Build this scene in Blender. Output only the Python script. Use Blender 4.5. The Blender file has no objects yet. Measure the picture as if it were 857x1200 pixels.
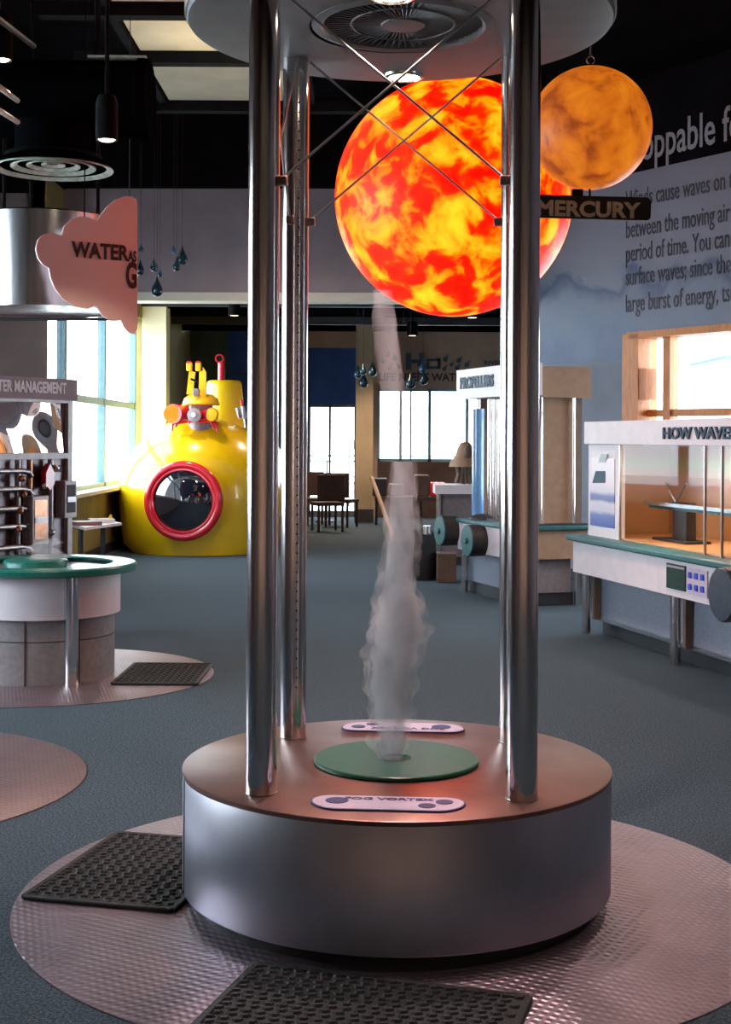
import bpy, bmesh, math, random
from mathutils import Vector, Matrix
random.seed(7)
sc = bpy.context.scene
C = sc.collection
PI = math.pi
# ------------------------------------------------------------------ camera, exposure, sky
F, YH, CX, H = 1610.0, 515.0, 428.5, 1.5      # focal length in pixels, horizon row, centre column, eye height
ROLL = math.radians(0.27)
cam = bpy.data.cameras.new('camera'); camo = bpy.data.objects.new('camera', cam); C.objects.link(camo)
cam.sensor_fit = 'AUTO'; cam.sensor_width = 36; cam.lens = 36*F/1200; cam.shift_y = (YH-600)/1200
cam.clip_start = .05; cam.clip_end = 400
camo.location = (0, 0, H)
camo.rotation_mode = 'QUATERNION'
camo.rotation_quaternion = (Matrix.Rotation(PI/2, 3, 'X') @ Matrix.Rotation(ROLL, 3, 'Z')).to_quaternion()
sc.camera = camo
sc.view_settings.view_transform = 'Standard'; sc.view_settings.look = 'None'
sc.view_settings.exposure = 0.6; sc.view_settings.gamma = 1
try: sc.view_settings.use_curve_mapping = False
except Exception: pass
sc.cycles.use_denoising = True
sc.cycles.max_bounces = 7; sc.cycles.transparent_max_bounces = 12
sc.cycles.sample_clamp_indirect = 4.0
sc.cycles.volume_step_rate = 1.0

w = bpy.data.worlds.new('overcast_sky'); sc.world = w; w.use_nodes = True
wn = w.node_tree.nodes; wl = w.node_tree.links
bg = wn['Background']
tc = wn.new('ShaderNodeTexCoord'); nz = wn.new('ShaderNodeTexNoise'); nz.inputs['Scale'].default_value = 2.5
cr = wn.new('ShaderNodeValToRGB')
cr.color_ramp.elements[0].position = .3; cr.color_ramp.elements[0].color = (.72, .9, 1, 1)
cr.color_ramp.elements[1].position = .65; cr.color_ramp.elements[1].color = (1, 1, 1, 1)
wl.new(tc.outputs['Generated'], nz.inputs['Vector']); wl.new(nz.outputs['Fac'], cr.inputs['Fac'])
wl.new(cr.outputs['Color'], bg.inputs['Color']); bg.inputs['Strength'].default_value = 9.5

def P(px, py, Y):
    """point seen at photograph pixel (px, py) at depth Y metres"""
    dx, dy = px-428.5, py-600.0
    a = ROLL
    X, D = dx*math.cos(a)+dy*math.sin(a), -dx*math.sin(a)+dy*math.cos(a)
    return Vector((X/F*Y, Y, H-(600+D-YH)/F*Y))

def lamp(kind, name, loc, energy, color, size=.1, aim=None, spot=None, blend=.5, portal=False, sy=None):
    l = bpy.data.lights.new(name, kind); o = bpy.data.objects.new(name, l); C.objects.link(o)
    o.location = loc; l.color = color
    if kind != 'SUN': l.energy = energy
    if kind in ('POINT', 'SPOT'): l.shadow_soft_size = size
    if kind == 'SPOT': l.spot_size = spot; l.spot_blend = blend
    if kind == 'AREA':
        l.size = size
        if sy: l.shape = 'RECTANGLE'; l.size_y = sy
        if portal: l.cycles.is_portal = True
    if aim is not None:
        o.rotation_mode = 'QUATERNION'
        o.rotation_quaternion = (Vector(aim)-Vector(loc)).to_track_quat('-Z', 'Y')
    return o

WARM = (1, .70, .48)
# sky portals in the window openings (guide sampling only)
# added fill spots without fixtures, spread under the hall ceiling
for x, y, e in ((-2.5, -2.6, 190), (1.8, -2.6, 190), (3.5, 2.5, 75), (5.0, 6.5, 85), (3.0, 9.5, 120), (-.5, 9.8, 60), (1.2, 12.2, 70), (-1.0, 13.4, 90), (-3.9, 12.6, 30)):
    lamp('SPOT', 'fill_spot', (x, y, 4.7), e*2.0, (1, .76, .66), .12, (x, y, 0), spot=math.radians(125), blend=.8)
for x, y, e in ((-1.0, 23.5, 260), (1.2, 24.0, 300), (-2.4, 17.0, 90), (-.2, 19, 120)):  # added fill spots for the far room, no fixtures
    lamp('SPOT', 'fill_spot', (x, y, 3.3), e, WARM, .1, (x, y, 0), spot=math.radians(130), blend=.8)

# ------------------------------------------------------------------ materials
def mat(name, color, rough=.6, metal=0, ns=12, na=.12, bump=0, bs=60, coat=0, c2=None, spec=.5, stretch=None):
    m = bpy.data.materials.new(name); m.use_nodes = True
    n, l = m.node_tree.nodes, m.node_tree.links
    b = n['Principled BSDF']
    t = n.new('ShaderNodeTexCoord'); mp = n.new('ShaderNodeMapping')
    if stretch: mp.inputs['Scale'].default_value = stretch
    l.new(t.outputs['Object'], mp.inputs['Vector'])
    x = n.new('ShaderNodeTexNoise'); x.inputs['Scale'].default_value = ns; x.inputs['Detail'].default_value = 5
    l.new(mp.outputs[0], x.inputs['Vector'])
    r = n.new('ShaderNodeValToRGB')
    r.color_ramp.elements[0].position = .3; r.color_ramp.elements[1].position = .7
    lo = c2 or tuple(c*(1-na) for c in color); hi = color if c2 else tuple(min(1, c*(1+na)) for c in color)
    r.color_ramp.elements[0].color = (*lo, 1); r.color_ramp.elements[1].color = (*hi, 1)
    l.new(x.outputs['Fac'], r.inputs['Fac']); l.new(r.outputs['Color'], b.inputs['Base Color'])
    b.inputs['Roughness'].default_value = rough; b.inputs['Metallic'].default_value = metal
    b.inputs['Specular IOR Level'].default_value = spec
    if coat: b.inputs['Coat Weight'].default_value = coat; b.inputs['Coat Roughness'].default_value = .06
    if bump:
        y = n.new('ShaderNodeTexNoise'); y.inputs['Scale'].default_value = bs; y.inputs['Detail'].default_value = 3
        l.new(mp.outputs[0], y.inputs['Vector'])
        bp = n.new('ShaderNodeBump'); bp.inputs['Strength'].default_value = bump; bp.inputs['Distance'].default_value = .01
        l.new(y.outputs['Fac'], bp.inputs['Height']); l.new(bp.outputs[0], b.inputs['Normal'])
    return m

def emis(name, c1, c2, strength, ns=4):
    m = bpy.data.materials.new(name); m.use_nodes = True
    n, l = m.node_tree.nodes, m.node_tree.links
    n.remove(n['Principled BSDF']); e = n.new('ShaderNodeEmission'); e.inputs['Strength'].default_value = strength
    t = n.new('ShaderNodeTexCoord'); x = n.new('ShaderNodeTexNoise'); x.inputs['Scale'].default_value = ns
    r = n.new('ShaderNodeValToRGB'); r.color_ramp.elements[0].color = (*c1, 1); r.color_ramp.elements[1].color = (*c2, 1)
    r.color_ramp.elements[0].position = .35; r.color_ramp.elements[1].position = .65
    l.new(t.outputs['Object'], x.inputs['Vector']); l.new(x.outputs['Fac'], r.inputs['Fac']); l.new(r.outputs['Color'], e.inputs['Color'])
    l.new(e.outputs[0], n['Material Output'].inputs['Surface'])
    return m

def glass(name, tint=(.93, .97, 1), refl=.06, rough=.02, fres=.10):
    m = bpy.data.materials.new(name); m.use_nodes = True
    n, l = m.node_tree.nodes, m.node_tree.links
    n.remove(n['Principled BSDF'])
    tr = n.new('ShaderNodeBsdfTransparent'); tr.inputs['Color'].default_value = (*tint, 1)
    g = n.new('ShaderNodeBsdfGlossy'); g.inputs['Roughness'].default_value = rough
    f = n.new('ShaderNodeLayerWeight'); f.inputs['Blend'].default_value = .25
    ma = n.new('ShaderNodeMath'); ma.operation = 'MULTIPLY_ADD'; ma.inputs[1].default_value = fres; ma.inputs[2].default_value = refl
    l.new(f.outputs['Fresnel'], ma.inputs[0])
    mx = n.new('ShaderNodeMixShader'); l.new(ma.outputs[0], mx.inputs[0]); l.new(tr.outputs[0], mx.inputs[1]); l.new(g.outputs[0], mx.inputs[2])
    l.new(mx.outputs[0], n['Material Output'].inputs['Surface'])
    return m

M = {}
M['steel'] = mat('polished_steel', (.78, .74, .73), .14, 1, 30, .06, stretch=(1, 1, .02))
M['rod'] = mat('rod_steel', (.55, .5, .48), .28, 1, 30, .1)
M['clamp'] = mat('clamp_metal', (.16, .10, .08), .45, .8, 30, .2)
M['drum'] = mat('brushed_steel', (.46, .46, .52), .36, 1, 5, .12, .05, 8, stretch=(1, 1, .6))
_b = M['drum'].node_tree.nodes['Principled BSDF']; _t = M['drum'].node_tree.nodes.new('ShaderNodeTangent'); _t.direction_type = 'RADIAL'; _t.axis = 'Z'
M['drum'].node_tree.links.new(_t.outputs[0], _b.inputs['Tangent']); _b.inputs['Anisotropic'].default_value = .5
M['polished'] = mat('steel_painted_light_streaks', (.80, .76, .80), .24, 1, 14, .35, stretch=(1, 1, .01))  # vertical streaks of reflected light painted into the steel colour
M['top'] = mat('brushed_steel_top', (.25, .145, .125), .42, 1, 4, .22, .05, 20)  # steel tinted red to strengthen the sun globe's reflection
M['black'] = mat('black_rubber', (.005, .006, .007), .65, 0, 40, .3, .3, 120)
M['blackpaint'] = mat('black_paint', (.004, .0045, .005), .9, 0, 6, .3, spec=.15)
M['green'] = mat('dark_green_laminate', (.008, .085, .045), .35, 0, 60, .2)
M['teal'] = mat('teal_green_laminate', (.006, .12, .10), .3, 0, 40, .2)
M['teal2'] = mat('blue_green_laminate', (.02, .11, .12), .4, 0, 20, .2)
M['label'] = mat('pale_lilac_label', (.52, .45, .56), .35, 0, 30, .08)
M['navy'] = mat('navy_print', (.02, .025, .12), .4, 0, 30, .2)
M['canopy'] = mat('grey_canopy_paint', (.20, .20, .20), .5, 0, 8, .1, .05, 90)
M['cream'] = mat('cream_edge', (.62, .55, .42), .5, 0, 8, .08)
M['white'] = mat('off_white_laminate', (.66, .60, .64), .45, 0, 10, .05)
M['whitesign'] = mat('sign_white', (.74, .71, .74), .45, 0, 10, .05)
M['slate'] = mat('slate_laminate', (.17, .19, .25), .55, 0, 60, .15)
M['slate2'] = mat('warm_grey_laminate', (.19, .17, .18), .5, 0, 30, .15)
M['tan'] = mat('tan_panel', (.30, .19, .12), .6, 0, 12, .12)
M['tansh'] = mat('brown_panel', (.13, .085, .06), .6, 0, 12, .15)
M['navyslate'] = mat('dark_navy_laminate', (.030, .040, .065), .45, 0, 40, .3)
M['kick'] = mat('dark_kick', (.018, .02, .026), .6, 0, 20, .2)
M['alu'] = mat('aluminium', (.70, .72, .75), .25, 1, 20, .08)
M['frameblue'] = mat('window_frame_blue_grey', (.16, .27, .31), .4, 0, 15, .12)
M['wood'] = mat('orange_wood', (.52, .19, .04), .5, 0, 6, .2, .1, 30, stretch=(6, 6, 1))
M['wallgrey'] = mat('warm_grey_wall', (.30, .255, .28), .8, 0, 4, .08, .05, 150)
M['wallpanel'] = mat('brown_grey_wall', (.20, .17, .165), .7, 0, 3, .12)
M['rearwall'] = mat('tan_rear_wall', (.50, .36, .27), .8, 0, 1.2, .3)
M['bluegrey'] = mat('blue_grey_wall', (.17, .20, .26), .75, 0, 2.5, .12)
M['ochre'] = mat('ochre_wall', (.27, .21, .07), .7, 0, 3, .2)
M['creamwall'] = mat('cream_wall', (.80, .74, .52), .7, 0, 4, .05)
M['trimwhite'] = mat('white_trim', (.66, .66, .56), .5, 0, 6, .06)
M['dark'] = mat('dark_ceiling_paint', (.004, .004, .005), .9, 0, 2, .5, spec=.05)
M['darkwall'] = mat('near_black_wall', (.0045, .004, .0055), .9, 0, 3, .3, spec=.1)
M['farblue'] = mat('royal_blue_wall', (.015, .075, .32), .7, 0, 3, .2)
M['fargreen'] = mat('dark_mural_wall', (.05, .10, .08), .7, 0, 1.2, .3, c2=(.03, .035, .05))
M['fartan'] = mat('taupe_wall', (.34, .25, .20), .8, 0, 3, .1)
M['farbrown'] = mat('dark_brown_wainscot', (.07, .045, .04), .8, 0, 3, .3)
M['pillar'] = mat('tan_pillar_paint', (.28, .23, .15), .7, 0, 3, .12)
M['tile'] = mat('beige_ceiling_tile', (.66, .60, .42), .9, 0, 3, .1, .2, 80)
M['ductmetal'] = mat('black_duct_paint', (.0025, .003, .004), 1, 0, 5, .3, spec=0)
M['galv'] = mat('galvanised_edge', (.60, .64, .54), .4, .3, 20, .3)
M['yellow'] = mat('yellow_gloss_paint', (.80, .52, .004), .25, 0, 3, .06, coat=.6)
M['yellow2'] = mat('yellow_satin_paint', (.75, .46, .01), .4, 0, 5, .1)
M['red'] = mat('red_gloss_paint', (.62, .012, .03), .25, 0, 8, .1, coat=.5)
M['orangelens'] = emis('orange_lens', (.9, .35, .04), (1, .5, .08), .8)
M['darkglass'] = mat('dark_porthole_glass', (.012, .012, .02), .04, 0, 3, .3, spec=1.0, coat=1)
M['greyplastic'] = mat('grey_plastic', (.30, .27, .30), .4, 0, 10, .1)
M['drop'] = mat('deep_teal_drop', (.003, .022, .04), .2, 0, 6, .3, coat=.25)
M['dropblue'] = mat('blue_drop', (.008, .05, .13), .2, 0, 6, .3, coat=.25)
M['printteal'] = mat('teal_print', (.02, .07, .11), .6, 0, 20, .2)
M['printdark'] = mat('charcoal_print', (.03, .025, .035), .6, 0, 20, .2)
M['printgrey'] = mat('grey_print', (.065, .065, .085), .7, 0, 20, .2)
M['printpale'] = mat('pale_print', (.40, .34, .36), .6, 0, 20, .1)
M['gold'] = mat('gold_print', (.52, .38, .24), .5, 0, 20, .1)
M['signblack'] = mat('black_sign_board', (.016, .014, .013), .4, 0, 20, .2)
M['cloud'] = mat('pink_cloud_panel', (.84, .68, .70), .35, 0, 2.2, .12, c2=(.82, .60, .60))
M['glass'] = glass('window_glass')
M['caseglass'] = glass('case_glass', (.95, .96, .97), .012, .02, .03)
M['tubeblue'] = mat('blue_translucent_tube', (.16, .34, .62), .15, 0, 4, .1, coat=.6)
M['copper'] = mat('copper_pipe', (.45, .22, .14), .3, 1, 20, .2)
M['pipes'] = mat('dull_pipe_metal', (.33, .29, .29), .35, 1, 12, .25)
M['panelmetal'] = mat('worn_metal_panel', (.17, .14, .15), .4, .7, 7, .5)
M['dullframe'] = mat('dull_frame_metal', (.36, .32, .32), .45, .3, 12, .15)
M['mirror'] = mat('warped_mirror', (.85, .75, .70), .04, 1, 3, .04)
M['bag'] = mat('black_fabric', (.010, .010, .012), .8, 0, 20, .3, .4, 60)
M['cardboard'] = mat('brown_cardboard', (.10, .05, .03), .8, 0, 10, .2)
M['chair'] = mat('dark_brown_chair', (.04, .02, .02), .6, 0, 10, .3)
M['paper'] = mat('paper', (.7, .68, .66), .7, 0, 10, .08)
M['bookcover'] = mat('brown_book_cover', (.22, .10, .08), .5, 0, 10, .1)
M['pane_orange'] = mat('orange_backboard', (.62, .30, .11), .5, 0, 3, .15)
M['screen'] = mat('dark_green_screen', (.010, .04, .03), .3, 0, 40, .4)
M['buttonblue'] = mat('blue_button', (.02, .06, .55), .4, 0, 20, .2)
M['lens'] = emis('lamp_lens', (1, .72, .48), (1, .82, .62), 14)
M['lensdim'] = emis('far_lamp_lens', (1, .85, .65), (1, .9, .75), 2.0)
M['outside'] = mat('pale_paving', (.75, .8, .82), .8, 0, 1, .1)
M['skirt'] = mat('dark_baseboard', (.02, .022, .028), .6, 0, 10, .2)
M['railing'] = mat('railing_metal', (.10, .12, .14), .5, .3, 10, .2)
M['farbuild'] = mat('pale_building', (.16, .25, .28), .8, 0, 1, .1)

# carpet: mottled teal grey
def m_carpet():
    m = mat('teal_grey_carpet', (.068, .104, .128), .95, 0, 110, .3, .8, 300, c2=(.012, .022, .028), spec=.25)
    b = m.node_tree.nodes['Principled BSDF']
    for q in m.node_tree.nodes:
        if q.type == 'VALTORGB': q.color_ramp.elements[0].position = .44; q.color_ramp.elements[1].position = .60
    b.inputs['Sheen Weight'].default_value = .15; b.inputs['Sheen Roughness'].default_value = .4
    b.inputs['Sheen Tint'].default_value = (.55, .75, 1, 1)
    return m
M['carpet'] = m_carpet()

# diamond tread plate: short raised dashes in alternating rows
def m_tread():
    m = mat('tread_plate', (.29, .23, .265), .40, .9, 6, .10)
    n, l = m.node_tree.nodes, m.node_tree.links; b = n['Principled BSDF']
    t = n.new('ShaderNodeTexCoord'); sp = n.new('ShaderNodeSeparateXYZ'); l.new(t.outputs['Object'], sp.inputs[0])
    def mt(op, a, bb=None):
        q = n.new('ShaderNodeMath'); q.operation = op
        for i, v in enumerate((a, bb)):
            if v is None: continue
            if isinstance(v, (int, float)): q.inputs[i].default_value = v
            else: l.new(v, q.inputs[i])
        return q.outputs[0]
    u = mt('ADD', mt('MULTIPLY', sp.outputs[0], .5), mt('MULTIPLY', sp.outputs[1], .866))
    v = mt('SUBTRACT', mt('MULTIPLY', sp.outputs[0], .866), mt('MULTIPLY', sp.outputs[1], .5))
    k = 2*PI/.030
    s1 = mt('MULTIPLY', mt('SINE', mt('MULTIPLY', u, k)), mt('POWER', mt('ABSOLUTE', mt('SINE', mt('MULTIPLY', v, k*.5))), 2.0))
    bp = n.new('ShaderNodeBump'); bp.inputs['Strength'].default_value = .55; bp.inputs['Distance'].default_value = .004
    l.new(s1, bp.inputs['Height']); l.new(bp.outputs[0], b.inputs['Normal'])
    return m
M['tread'] = m_tread()

# the burning sun globe and the orange planet globe, lit from inside
def m_globe(name, stops, ns, strength, detail=4, dist=1.6, w=0):
    m = bpy.data.materials.new(name); m.use_nodes = True
    n, l = m.node_tree.nodes, m.node_tree.links; b = n['Principled BSDF']
    t = n.new('ShaderNodeTexCoord')
    x = n.new('ShaderNodeTexNoise'); x.inputs['Scale'].default_value = ns; x.inputs['Detail'].default_value = detail
    x.inputs['Distortion'].default_value = dist; x.inputs['Roughness'].default_value = .55
    mp = n.new('ShaderNodeMapping'); mp.inputs['Location'].default_value = (w, w*2, w*.5)
    l.new(t.outputs['Object'], mp.inputs[0]); l.new(mp.outputs[0], x.inputs['Vector'])
    r = n.new('ShaderNodeValToRGB'); e = r.color_ramp.elements
    e[0].position, e[0].color = stops[0][0], (*stops[0][1], 1); e[1].position, e[1].color = stops[-1][0], (*stops[-1][1], 1)
    for p, c in stops[1:-1]: q = e.new(p); q.color = (*c, 1)
    l.new(x.outputs['Fac'], r.inputs['Fac'])
    l.new(r.outputs['Color'], b.inputs['Emission Color']); b.inputs['Emission Strength'].default_value = strength
    b.inputs['Base Color'].default_value = (.10, .03, .01, 1); b.inputs['Roughness'].default_value = .45; b.inputs['Specular IOR Level'].default_value = .2
    return m
M['sun'] = m_globe('burning_sun_print', ((.40, (1, .001, 0)), (.465, (1, .010, 0)), (.505, (1, .07, .0)), (.57, (1, .16, .002)), (.70, (1, .28, .008))), 5.6, 1.9, 6, .45, 3.3)
M['mercury'] = m_globe('orange_planet_print', ((.34, (.36, .06, .008)), (.48, (.75, .17, .010)), (.68, (.95, .27, .015))), 9, .52, 9, .4, 1.0)

# mural: pale lilac above, blue wave below
def m_mural():
    m = bpy.data.materials.new('wave_mural'); m.use_nodes = True
    n, l = m.node_tree.nodes, m.node_tree.links; b = n['Principled BSDF']
    t = n.new('ShaderNodeTexCoord'); sp = n.new('ShaderNodeSeparateXYZ'); l.new(t.outputs['UV'], sp.inputs[0])
    x = n.new('ShaderNodeTexNoise'); x.inputs['Scale'].default_value = 1.8; x.inputs['Detail'].default_value = 6; x.inputs['Distortion'].default_value = .4
    l.new(t.outputs['UV'], x.inputs['Vector'])
    ma = n.new('ShaderNodeMath'); ma.operation = 'MULTIPLY_ADD'; ma.inputs[1].default_value = 1.1; l.new(x.outputs['Fac'], ma.inputs[0]); l.new(sp.outputs[1], ma.inputs[2])
    r = n.new('ShaderNodeValToRGB'); e = r.color_ramp.elements
    st = ((.0, (.11, .155, .25)), (.22, (.10, .135, .22)), (.36, (.15, .19, .27)), (.46, (.18, .20, .26)), (.53, (.09, .11, .19)), (.58, (.22, .225, .28)), (.68, (.27, .25, .30)), (1, (.26, .22, .26)))
    e[0].position, e[0].color = st[0][0], (*st[0][1], 1); e[1].position, e[1].color = 1, (*st[-1][1], 1)
    for p, c in st[1:-1]: q = e.new(p); q.color = (*c, 1)
    dv = n.new('ShaderNodeMath'); dv.operation = 'DIVIDE'; dv.inputs[1].default_value = 2.5; l.new(ma.outputs[0], dv.inputs[0])
    l.new(dv.outputs[0], r.inputs['Fac']); l.new(r.outputs['Color'], b.inputs['Base Color']); b.inputs['Roughness'].default_value = .6
    return m
M['mural'] = m_mural()

def m_bands(name, stops, ns=4, amp=.12, rough=.3):
    """horizontal colour bands by UV height"""
    m = bpy.data.materials.new(name); m.use_nodes = True
    n, l = m.node_tree.nodes, m.node_tree.links; b = n['Principled BSDF']
    t = n.new('ShaderNodeTexCoord'); sp = n.new('ShaderNodeSeparateXYZ'); l.new(t.outputs['UV'], sp.inputs[0])
    x = n.new('ShaderNodeTexNoise'); x.inputs['Scale'].default_value = ns; x.inputs['Detail'].default_value = 5
    l.new(t.outputs['UV'], x.inputs['Vector'])
    ma = n.new('ShaderNodeMath'); ma.operation = 'MULTIPLY_ADD'; ma.inputs[1].default_value = amp; l.new(x.outputs['Fac'], ma.inputs[0]); l.new(sp.outputs[1], ma.inputs[2])
    r = n.new('ShaderNodeValToRGB'); e = r.color_ramp.elements
    e[0].position, e[0].color = stops[0][0], (*stops[0][1], 1); e[1].position, e[1].color = stops[-1][0], (*stops[-1][1], 1)
    for p, c in stops[1:-1]: q = e.new(p); q.color = (*c, 1)
    l.new(ma.outputs[0], r.inputs['Fac']); l.new(r.outputs['Color'], b.inputs['Base Color']); b.inputs['Roughness'].default_value = rough
    return m
M['casereflect'] = m_bands('case_board_painted_reflections', ((0, (.50, .24, .09)), (.38, (.58, .30, .13)), (.46, (.72, .52, .38)), (.62, (.85, .58, .52)), (.74, (.85, .70, .50)), (.84, (.70, .80, .50)), (.95, (.80, .66, .55))), 6, .1)  # pink and yellow upper bands paint in the reflections inside the case
M['poster'] = m_bands('wave_poster_print', ((0, (.05, .10, .42)), (.16, (.10, .18, .50)), (.22, (.55, .55, .68)), (.34, (.60, .58, .70)), (.38, (.03, .06, .28)), (.44, (.05, .1, .4)), (.50, (.55, .50, .62)), (.62, (.64, .56, .62)), (1, (.64, .56, .62))), 5, .06)

# smoke
def m_smoke(name, dens, ns, lo=.35, fmin=.36):
    m = bpy.data.materials.new(name); m.use_nodes = True
    n, l = m.node_tree.nodes, m.node_tree.links
    n.remove(n['Principled BSDF'])
    v = n.new('ShaderNodeVolumePrincipled'); v.inputs['Color'].default_value = (.99, .97, 1, 1); v.inputs['Anisotropy'].default_value = .2
    t = n.new('ShaderNodeTexCoord'); x = n.new('ShaderNodeTexNoise'); x.inputs['Scale'].default_value = ns; x.inputs['Detail'].default_value = 4; x.inputs['Distortion'].default_value = 1
    mp = n.new('ShaderNodeMapping'); mp.inputs['Scale'].default_value = (1, 1, .45)
    l.new(t.outputs['Object'], mp.inputs[0]); l.new(mp.outputs[0], x.inputs['Vector'])
    r = n.new('ShaderNodeMapRange'); r.inputs['From Min'].default_value = fmin; r.inputs['From Max'].default_value = fmin+.24
    r.inputs['To Min'].default_value = dens*lo; r.inputs['To Max'].default_value = dens
    l.new(x.outputs['Fac'], r.inputs['Value']); l.new(r.outputs[0], v.inputs['Density'])
    l.new(v.outputs[0], n['Material Output'].inputs['Volume'])
    return m
M['smoke'] = m_smoke('thick_fog', 15, 14)
M['smokethin'] = m_smoke('thin_fog', 5.5, 6)
M['mist'] = m_smoke('thin_mist', 4, 12)
M['wisps'] = m_smoke('fog_wisps', 9, 16, .0, .42)

# ------------------------------------------------------------------ builders
ORG = {}
def meta(o, label=None, cat=None, group=None, kind=None):
    if label: o['label'] = label
    if cat: o['category'] = cat
    if group: o['group'] = group
    if kind: o['kind'] = kind
    return o
def root(name, loc, label, cat, group=None):
    o = bpy.data.objects.new(name, None); C.objects.link(o); o.location = loc; o.empty_display_size = .1
    ORG[o.name] = Vector(loc); return meta(o, label, cat, group)

class MB:
    def __init__(s): s.b = bmesh.new(); s.uvp = None
    def box(s, c, d, rz=0, R=None):
        R = R or Matrix.Rotation(rz, 3, 'Z')
        v = [s.b.verts.new(Vector(c)+R @ Vector((i*d[0]/2, j*d[1]/2, k*d[2]/2))) for i in (-1, 1) for j in (-1, 1) for k in (-1, 1)]
        for f in ((0, 1, 3, 2), (4, 6, 7, 5), (0, 4, 5, 1), (2, 3, 7, 6), (0, 2, 6, 4), (1, 5, 7, 3)): s.b.faces.new([v[i] for i in f])
        return s
    def ab(s, a, b, th, z0, z1, side=0):
        """a wall-like slab from a to b (xy) with thickness th, offset to the left (+) or right (-)"""
        a, b = Vector(a[:2]), Vector(b[:2]); d = (b-a); L = d.length; d /= L; n = Vector((-d.y, d.x))
        c = (a+b)/2+n*th*side/2
        return s.box((c.x, c.y, (z0+z1)/2), (L, th, z1-z0), math.atan2(d.y, d.x))
    def loops(s, rings, cap=True, closed=True):
        vs = [[s.b.verts.new(p) for p in r] for r in rings]
        n = len(vs[0])
        for A, B in zip(vs, vs[1:]):
            for i in range(n if closed else n-1):
                j = (i+1) % n
                try: s.b.faces.new((A[i], A[j], B[j], B[i]))
                except ValueError: pass
        if cap:
            s.b.faces.new(vs[0][::-1]); s.b.faces.new(vs[-1])
        return s
    def cyl(s, p0, p1, r0, r1=None, n=24, cap=True):
        p0, p1 = Vector(p0), Vector(p1); r1 = r0 if r1 is None else r1
        return s.tube([p0, p1], [r0, r1], n, cap)
    def tube(s, pts, r, n=10, cap=True):
        pts = [Vector(p) for p in pts]
        if not isinstance(r, (list, tuple)): r = [r]*len(pts)
        rings = []
        d0 = (pts[1]-pts[0]).normalized(); u = d0.orthogonal().normalized()
        for i, p in enumerate(pts):
            d = (pts[min(i+1, len(pts)-1)]-pts[max(i-1, 0)]).normalized()
            u = (u-d*u.dot(d)).normalized(); v = d.cross(u)
            rings.append([p+(u*math.cos(a)+v*math.sin(a))*r[i] for a in (2*PI*k/n for k in range(n))])
        return s.loops(rings, cap)
    def lathe(s, c, prof, n=48, cap=True, axis=None):
        """prof: (radius, height) pairs around a vertical (or given) axis"""
        c = Vector(c); ax = Vector(axis).normalized() if axis else Vector((0, 0, 1))
        u = Vector((1, 0, 0)) if not axis else ax.orthogonal().normalized(); v = ax.cross(u)
        rings = [[c+ax*h+(u*math.cos(a)+v*math.sin(a))*max(r, 1e-4) for a in (2*PI*k/n for k in range(n))] for r, h in prof]
        return s.loops(rings, cap)
    def torus(s, c, R, r, axis=(0, 0, 1), n=48, m=12):
        c = Vector(c); ax = Vector(axis).normalized(); u = ax.orthogonal().normalized(); v = ax.cross(u)
        rings = []
        for k in range(n+1):
            a = 2*PI*k/n; d = u*math.cos(a)+v*math.sin(a)
            rings.append([c+d*(R+r*math.cos(t))+ax*r*math.sin(t) for t in (2*PI*j/m for j in range(m))])
        s.loops(rings, False); bmesh.ops.remove_doubles(s.b, verts=s.b.verts, dist=1e-6); return s
    def prism(s, pts, vec):
        """planar outline (3D points) extruded by vec"""
        vec = Vector(vec); return s.loops([[Vector(p) for p in pts], [Vector(p)+vec for p in pts]])
    def sphere(s, c, r, n=32, sc=(1, 1, 1)):
        g = bmesh.ops.create_uvsphere(s.b, u_segments=n, v_segments=n//2, radius=1)
        for v in g['verts']: v.co = Vector(c)+Vector((v.co.x*r*sc[0], v.co.y*r*sc[1], v.co.z*r*sc[2]))
        return s
    def build(s, name, m, parent=None, label=None, cat=None, group=None, kind=None, org=None, bevel=0, flat=False, uv=None):
        bmesh.ops.recalc_face_normals(s.b, faces=s.b.faces)
        if parent is not None: o0 = ORG[parent.name]
        elif org is not None: o0 = Vector(org)
        elif kind == 'structure': o0 = Vector((0, 0, 0))
        else:
            lo = Vector([min(v.co[i] for v in s.b.verts) for i in range(3)]); hi = Vector([max(v.co[i] for v in s.b.verts) for i in range(3)])
            o0 = Vector(((lo.x+hi.x)/2, (lo.y+hi.y)/2, lo.z))
        if uv:      # uv = (origin, u direction, v direction) in metres
            lay = s.b.loops.layers.uv.new('uv')
            for f in s.b.faces:
                for lp in f.loops:
                    q = lp.vert.co-Vector(uv[0]); lp[lay].uv = (q.dot(Vector(uv[1])), q.dot(Vector(uv[2])))
        for v in s.b.verts: v.co -= o0
        me = bpy.data.meshes.new(name); s.b.to_mesh(me); s.b.free()
        if not flat:
            for p in me.polygons: p.use_smooth = True
            try: me.set_sharp_from_angle(angle=math.radians(35))
            except Exception: pass
        me.materials.append(m)
        o = bpy.data.objects.new(name, me); C.objects.link(o)
        if parent is not None: o.parent = parent
        else: o.location = o0
        ORG[o.name] = o0
        if bevel:
            bv = o.modifiers.new('bevel', 'BEVEL'); bv.width = bevel; bv.segments = 2; bv.limit_method = 'ANGLE'; bv.harden_normals = False
        return meta(o, label, cat, group, kind)

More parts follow.
